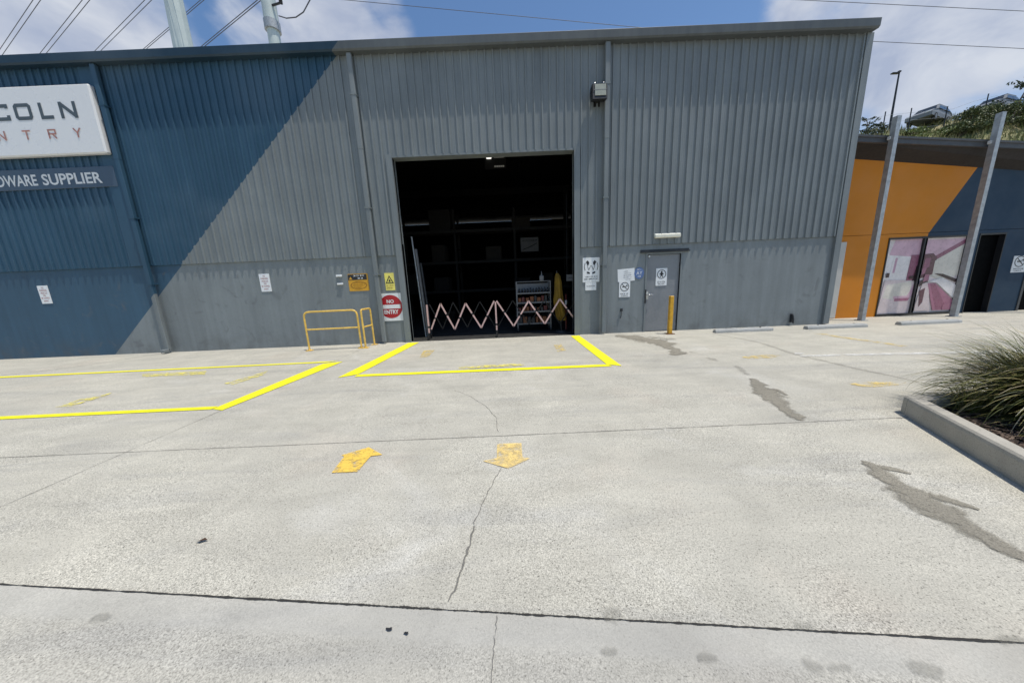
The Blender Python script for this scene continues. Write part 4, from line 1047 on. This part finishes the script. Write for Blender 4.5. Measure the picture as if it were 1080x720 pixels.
def shrub(name, label, x, y, w, h, n, mat, seed, s=.12, group='shrubs on the hill'):
    z = hz(x, y); t = thing(name, label, 'shrub', (x, y, z), group); r = random.Random(seed); b = MB(); c = MB()
    for k in range(9):
        q = Vector((x+r.uniform(-.5,.5)*w, y+r.uniform(-.4,.4)*w, z+h*r.uniform(.2,.8)))
        leaves(b, q, w*.26, w*.26, h*.24, n//9, s, r); c.tube([(x, y, z-.1), (x*.6+q.x*.4, y*.6+q.y*.4, z+h*.3), tuple(q)], [.04,.025,.008], 5)
    b.build('foliage', mat, t); c.build('stem', M['bark'], t)
# sparse sapling by the corner, broad bushes on the crest, leaning tree at far right
def sapling(name, label, x, y, h, spread, seed, s, lean=0.0, nb=14, lf=60, cat='tree', group=None, tr=.06):
    z = hz(x, y); t = thing(name, label, cat, (x, y, z), group); r = random.Random(seed); tk = MB(); fo = MB(); li = MB()
    top = Vector((x+lean, y, z+h)); tk.tube([(x, y, z-.2), (x+lean*.3, y, z+h*.4), (x+lean*.7, y, z+h*.75), tuple(top)], [tr, tr*.7, tr*.4, tr*.15], 6)
    for k in range(nb):
        f = r.uniform(.15, 1.0); o = Vector((x+lean*f, y, z+h*f)); a = r.uniform(0, 6.28); L = spread*(1.15-f*.75)*r.uniform(.5,1.1)
        e = o+Vector((math.cos(a)*L, math.sin(a)*L, L*r.uniform(.1,.8))); li.tube([tuple(o), tuple((o+e)/2+Vector((0,0,.08))), tuple(e)], [tr*.3, tr*.2, .006], 5)
        for q in (.5, .8, 1.0): leaves(fo, o+(e-o)*q, L*.24, L*.24, L*.2, lf//3, s, r)
    tk.build('trunk', M['bark'], t); li.build('limbs', M['bark'], t); fo.build('crown', lf2, t)
def onhill(px, Y):                                       # x of the picture column px at depth Y near the crest
    return W(px, 142, Y).x
sapling('sapling', 'sparse dark sapling on the hill next to the warehouse corner', onhill(913, 32), 32, 2.3, 1.1, 41, .09, nb=16, lf=42)
sapling('leafy_shrub', 'low dark shrub on the hill between sapling and lamp post', onhill(926, 32.4), 32.4, 1.3, .8, 42, .09, nb=12, lf=50, cat='shrub', group='shrubs on the hill')
shrub('hill_shrub', 'bright green low shrub below the first parked car', onhill(982, 31.5), 31.5, 3.6, .55, 1000, lf3, 43, .10)
shrub('hill_shrub', 'bright green low shrub between lamp and car', onhill(962, 31.8), 31.8, 2.2, .45, 700, lf3, 44, .10)
shrub('hill_shrub', 'broad dark shrub on the crest left of the second car', onhill(1012, 31.5), 31.5, 2.2, 1.15, 1000, lf1, 45, .12)
shrub('hill_shrub', 'tall dark shrub in front of the second car', onhill(1030, 31.3), 31.3, 2.2, 1.0, 900, lf1, 46, .12)
shrub('hill_shrub', 'dark shrub at the foot of the leaning tree', onhill(1052, 31.3), 31.3, 2.0, .9, 800, lf1, 47, .12)
shrub('hill_shrub', 'large dark shrub at the right end of the crest', onhill(1078, 31.0), 31.0, 2.4, 1.1, 900, lf1, 48, .13)
sapling('leaning_tree', 'thin leaning tree with sparse leaves at the right end of the hill', onhill(1062, 31.6), 31.6, 4.3, 1.9, 49, .13, lean=1.5, nb=20, lf=24, tr=.09)
shrub('hill_shrub', 'small dark shrub beside the wheels of the first car', onhill(1003, 32.0), 32.0, 1.5, 1.0, 700, lf1, 51, .10)
shrub('hill_shrub', 'dark shrub covering the nose of the second car', onhill(1022, 32.2), 32.2, 1.9, 1.5, 1000, lf1, 52, .11)
shrub('hill_shrub', 'dark shrub under the middle of the second car', onhill(1042, 32.0), 32.0, 2.2, 1.4, 1100, lf1, 53, .11)
shrub('hill_shrub', 'olive shrub behind the second steel post of the shop', onhill(1063, 31.9), 31.9, 2.4, 1.7, 1200, lf3, 54, .11)
# chain-link fence along the crest
fx0, fx1, FYH = 30.0, 64.0, 32.6
ft = thing('wire_fence', 'thin wire fence on dark posts along the hill crest', 'fence', (45, FYH, hz(45, FYH)))
k = 0
for px in (905, 930, 956.5, 993.5, 1033, 1075, 1100):
    x = onhill(px, FYH); z = hz(x, FYH); b = MB(); b.tube([(x, FYH, z-.2), (x, FYH, z+2.35)], .045, 6); b.build('post', M['dark'], ft)
for hgt in (.6, 1.3, 1.95):
    b = MB(); b.tube([(fx0+i*2.0, FYH, hz(fx0+i*2.0, FYH)+hgt) for i in range(18)], .010, 4); b.build('wire', M['galv'], ft)
# street lamp
lx = onhill(937, 34); lz = hz(lx, 34)
t = thing('street_lamp', 'tall thin street lamp on the hill behind the shop', 'lamp', (lx, 34, lz))
top = W(948.5, 76, 34)
b = MB(); b.tube([(lx, 34, lz-.3), (lx, 34, lz+2), (lx, 34, top.z)], [.10, .085, .06], 10); b.build('pole', M['dark'], t)
b = MB(); b.tube([(lx, 34, top.z-.03), (lx-.75, 33.9, top.z-.12)], .035, 8); b.build('arm', M['dark'], t)
b = MB(); b.bbox(lx-.85, lx-.12, 33.78, 34.05, top.z-.21, top.z-.10, .03); b.bbox(lx-.12, lx+.12, 33.9, 34.1, top.z-.05, top.z+.10, .03); b.build('lamp_head', M['black'], t)

def car(label, x, y, rz, group=None):
    z = hz(x, y)+.02; t = thing('parked_car', label, 'car', (x, y, z), 'cars parked on the hill'); t.rotation_euler = (0, 0, rz)
    Mt = Matrix.Identity(4)
    def P(name, b, m, par):
        me_o = b.build(name, m); me_o.parent = par; return me_o
    b = MB(); hw = .88
    prof = [(-2.15,.35),(-2.2,.62),(-2.1,.95),(-1.9,1.02),(-1.35,1.5),(-.9,1.58),(.5,1.55),(1.1,1.05),(1.95,.9),(2.2,.72),(2.2,.35)]
    n = len(prof); vs = []
    for s in (-1, 1):
        for (u_, v_) in prof: vs.append((u_, s*(hw if v_ < 1.06 else hw*.80), v_))
    b.add(vs, [list(range(n)), list(range(2*n-1,n-1,-1))] + [(i, (i+1)%n, (i+1)%n+n, i+n) for i in range(n)]); body = P('body', b, M['carsilver'], t)
    b = MB()
    for s in (-1, 1):
        side = lambda v_: s*(hw+(hw*.80-hw)*max(0,(v_-1.06)/.5)+.012)
        for q in ([(-1.72,1.08),(-1.25,1.46),(-.42,1.49),(-.42,1.08)], [(-.36,1.08),(-.36,1.49),(.42,1.47),(.86,1.10)]): b.poly([(u_, side(v_), v_) for u_, v_ in q])
    P('side_window', b, M['carglass'], t)
    b = MB(); b.poly([(.58,-.6,1.535),(.58,.6,1.535),(1.06,.72,1.10),(1.06,-.72,1.10)]); b.v = [(v[0]+.02, v[1], v[2]+.015) for v in b.v]; P('windscreen', b, M['carglass'], t)
    b = MB(); b.poly([(-1.40,-.6,1.47),(-1.40,.6,1.47),(-1.86,.72,1.07),(-1.86,-.72,1.07)]); b.v = [(v[0]-.02, v[1], v[2]+.01) for v in b.v]; P('rear_window', b, M['carglass'], t)
    b = MB(); b.bbox(-1.3, .45, -.70, .70, 1.585, 1.61, .01); P('roof_panel', b, M['carglass'], t)
    for sx in (-1.35, 1.35):
        for s in (-1, 1):
            b = MB(); b.tube([(sx, s*.70, .32), (sx, s*.90, .32)], .32, 16); w_ = P('wheel', b, M['tyre'], t)
            b = MB(); b.tube([(sx, s*.89, .32), (sx, s*.91, .32)], .19, 12); o = P('rim', b, M['carsilver'], w_)
    for s in (-.6, .6):
        b = MB(); b.bbox(2.12, 2.215, s-.18, s+.18, .68, .80, .02); P('headlight', b, M['signwhite'], t)
        b = MB(); b.bbox(-2.2, -2.10, s-.14, s+.14, .78, .94, .02); P('tail_light', b, M['red'], t)
    return t
car('silver hatchback with dark roof parked on the hill behind the wire fence', onhill(976, 34.6), 34.6, RAD(200))
car('grey car half hidden by shrubs at the right of the hill', onhill(1043, 34.4), 34.4, RAD(195))

# ------------------------------------------------------------------ power masts and cables
MY = 34.0
def mast(label, pa, pb, w0, w1, collar=None):
    a, c = W(*pa, MY), W(*pb, MY); x = (a.x+c.x)/2
    t = thing('power_mast', label, 'power pole', (x, MY, 0), 'steel power masts behind the warehouse')
    b = MB(); H = 46
    if collar is None: b.tube([(x, MY, 0), (x, MY, c.z), (x, MY, H)], [w1*1.35, w1, w1*.55], 10)
    else: b.tube([(x, MY, 0), (x, MY, collar)], [w1*1.3, w1], 16)
    for i in range(len(b.sm)): b.sm[i] = collar is not None
    b.build('shaft', M['tower'], t)
    if collar is not None:
        b = MB(); b.tube([(x, MY, collar-.9), (x, MY, H)], [w1*1.22, w1*.95], 16); b.build('upper_shaft', M['tower'], t)
        b = MB(); b.tube([(x, MY, collar-.95), (x, MY, collar-.2)], [w1*1.34]*2, 16); b.build('collar', M['galv'], t)
        b = MB(); b.tube([(x+w1, MY-.3, collar+.9), (x+w1+.9, MY-.4, collar+1.0)], .09, 8); b.tube([(x-w1, MY-.3, collar+2.2), (x-w1-.9, MY-.4, collar+2.3)], .09, 8); b.build('crossarm', M['dark'], t)
        b = MB()
        for k in range(4): b.lathe([(.06,0),(.16,.05),(.06,.1)], (x+w1+.9, MY-.4, collar+.9+k*.1), 10)
        b.build('insulator', M['dark'], t)
    for z in (36, 42):
        b = MB(); b.tube([(x-4, MY, z), (x+4, MY, z)], .16, 8); b.build('crossarm', M['tower'], t)
    return x
mast('broad eight sided steel mast rising behind the roof', (183.5, 0), (193.2, 50), .68, .76)
cz_ = W(287, 21, MY).z
mast('slimmer round steel mast with dark collar behind the roof', (284, 0), (289, 46), .45, .50, collar=cz_)
def cable(label, pa, pb, spec, r=.035, ext=(6, 4), pair=0, sag=0.0, group='overhead power cables'):
    # spec: ('z', height) both points at that height, or ('y', depth)
    f = (lambda q: G(q[0], q[1], spec[1])) if spec[0] == 'z' else (lambda q: W(q[0], q[1], spec[1]))
    a, c = f(pa), f(pb); d = c-a; o = MB()
    pts = []
    for i in range(13):
        s = -ext[0]+(1+ext[0]+ext[1])*i/12
        p = a+d*s; p.z += sag*((s-.5)**2-.25); pts.append(p)
    o.tube([tuple(p) for p in pts], r, 5)
    if pair: o.tube([tuple(p+Vector((pair, 0, 0))) for p in pts], r, 5)
    tag(o.build('power_cable', M['wire']), label, 'cable', group)
cable('leftmost pair of overhead cables sloping down behind the roof', (35, 0), (0, 52), ('z', 30), pair=.75, r=.026)
cable('second pair of overhead cables from the left', (87, 0), (41, 58), ('z', 30), pair=.75, r=.026)
cable('third pair of overhead cables, ending just left of the broad mast', (153, 0), (99, 55), ('z', 30), pair=.7, r=.026)
cable('thin cable pair passing behind the broad mast', (212, 0), (150, 53), ('z', 34), pair=.4, r=.03)
cable('cable pair running down left of the slimmer mast', (272, 0), (209, 52), ('z', 30), pair=.4, r=.035)
cable('single cable crossing the blue sky right of the slimmer mast', (362, 0), (640, 26), ('y', 30), r=.02, ext=(.5, .5), sag=0)
cable('upper long cable pair above the right roof corner', (840, 0), (1080, 12), ('y', 30), r=.02, ext=(.5, .5), pair=.0)
cable('lower long cable right of the roof corner', (880, 42), (1080, 51.5), ('y', 30), r=.02, ext=(.6, .5))
o = MB(); pts = [W(x, y, MY-.4) for x, y in ((294, 17), (302, 19.5), (312, 18.5), (320, 13), (327, 0), (331, -10))]; o.tube([tuple(p) for p in pts], .05, 5)
tag(o.build('jumper_cable', M['wire']), 'drooping jumper cable hanging from the slimmer mast', 'cable')

# ------------------------------------------------------------------ sun, sky with clouds, camera
S = Vector((.26, -.14, 1.0)).normalized()
sun = bpy.data.lights.new('sun', 'SUN'); sun.energy = 5.0; sun.angle = RAD(.53); sun.color = (1.0, .955, .87)
so = bpy.data.objects.new('sun', sun); COL.objects.link(so); so.rotation_euler = S.to_track_quat('Z', 'Y').to_euler(); so.location = (0, 0, 30)
w = bpy.data.worlds.new('World'); C.world = w; w.use_nodes = True; nt = w.node_tree; nt.nodes.clear()
out = nt.nodes.new('ShaderNodeOutputWorld'); bg = nt.nodes.new('ShaderNodeBackground'); nt.links.new(bg.outputs[0], out.inputs[0])
sky = nt.nodes.new('ShaderNodeTexSky'); sky.sky_type = 'NISHITA'; sky.sun_disc = False; sky.sun_elevation = math.asin(S.z); sky.sun_rotation = math.atan2(S.x, S.y); sky.altitude = 50; sky.air_density = 1.0; sky.dust_density = .6; sky.ozone_density = 2.0
tc = nt.nodes.new('ShaderNodeTexCoord'); gen = tc.outputs['Generated']
def wm(op, a, b=0.0, clamp=False):
    x = nt.nodes.new('ShaderNodeMath'); x.operation = op; x.use_clamp = clamp
    for i, v in ((0, a), (1, b)):
        if hasattr(v, 'links'): nt.links.new(v, x.inputs[i])
        else: x.inputs[i].default_value = v
    return x.outputs[0]
def wnoise(scale, detail, dist, loc=(0,0,0), sc=(1,1,1.6)):
    m = nt.nodes.new('ShaderNodeMapping'); nt.links.new(gen, m.inputs[0]); m.inputs['Location'].default_value = loc; m.inputs['Scale'].default_value = sc
    x = nt.nodes.new('ShaderNodeTexNoise'); nt.links.new(m.outputs[0], x.inputs['Vector']); x.inputs['Scale'].default_value = scale; x.inputs['Detail'].default_value = detail; x.inputs['Distortion'].default_value = dist; x.inputs['Roughness'].default_value = .55
    return x.outputs[0]
n1 = wnoise(4.5, 8, .5); n2 = wnoise(14, 7, .3, (3,1,2))
def lump(px, py, width, gain):                            # a cloud bank standing in a given direction of the sky
    d = ray(px, py).normalized(); v = nt.nodes.new('ShaderNodeVectorMath'); v.operation = 'DOT_PRODUCT'
    nt.links.new(gen, v.inputs[0]); v.inputs[1].default_value = tuple(d)
    m = nt.nodes.new('ShaderNodeMapRange'); m.interpolation_type = 'SMOOTHSTEP'; nt.links.new(v.outputs['Value'], m.inputs[0])
    m.inputs[1].default_value = math.cos(RAD(width)); m.inputs[2].default_value = 1.0; m.inputs[3].default_value = 0; m.inputs[4].default_value = gain
    return m.outputs[0]
tot = None
for L in ((40, 20, 15, 1.0), (-60, 60, 22, 1.0), (345, 18, 9, .95), (400, 25, 6, .7), (255, 30, 5, .55), (1010, 8, 12.5, .98), (870, 12, 8, .85), (1110, 40, 7, .5), (1000, 60, 4, .3)):
    q = lump(*L); tot = q if tot is None else wm('MAXIMUM', tot, q)
f = wm('ADD', tot, wm('MULTIPLY', wm('SUBTRACT', n1, .5), 1.5)); f = wm('ADD', f, wm('MULTIPLY', wm('SUBTRACT', n2, .5), .5))
mr = nt.nodes.new('ShaderNodeMapRange'); mr.interpolation_type = 'SMOOTHSTEP'; nt.links.new(f, mr.inputs[0]); mr.inputs[1].default_value = .22; mr.inputs[2].default_value = .85; mr.inputs[3].default_value = 0; mr.inputs[4].default_value = .92
cshade = nt.nodes.new('ShaderNodeMapRange'); nt.links.new(wnoise(7, 5, .4, (5,2,1)), cshade.inputs[0]); cshade.inputs[1].default_value = .35; cshade.inputs[2].default_value = .65; cshade.inputs[3].default_value = 0; cshade.inputs[4].default_value = 1
cc = nt.nodes.new('ShaderNodeMix'); cc.data_type = 'RGBA'; nt.links.new(cshade.outputs[0], cc.inputs[0]); cc.inputs[6].default_value = (5.2, 5.9, 7.6, 1); cc.inputs[7].default_value = (8.6, 9.0, 9.8, 1)
mx = nt.nodes.new('ShaderNodeMix'); mx.data_type = 'RGBA'; nt.links.new(mr.outputs[0], mx.inputs[0]); hs = nt.nodes.new('ShaderNodeHueSaturation'); hs.inputs['Saturation'].default_value = 1.12; hs.inputs['Value'].default_value = 1.75; nt.links.new(sky.outputs[0], hs.inputs['Color']); nt.links.new(hs.outputs[0], mx.inputs[6]); nt.links.new(cc.outputs[2], mx.inputs[7])
nt.links.new(mx.outputs[2], bg.inputs[0]); bg.inputs[1].default_value = .10

cam = bpy.data.cameras.new('camera'); cam.sensor_fit = 'HORIZONTAL'; cam.sensor_width = 36; cam.lens = FPX/1080*36; cam.clip_start = .05; cam.clip_end = 2000
co = bpy.data.objects.new('camera', cam); COL.objects.link(co); C.camera = co
Rm = Matrix((IX, -IY, -FWD)).transposed().to_4x4(); co.matrix_world = Matrix.Translation(EYEP) @ Rm
C.view_settings.view_transform = 'Standard'; C.view_settings.look = 'None'; C.view_settings.exposure = -.30; C.view_settings.gamma = 1; C.view_settings.use_curve_mapping = False
C.render.engine = 'CYCLES'
C.cycles.max_bounces = 8; C.cycles.transparent_max_bounces = 16; C.cycles.use_denoising = True
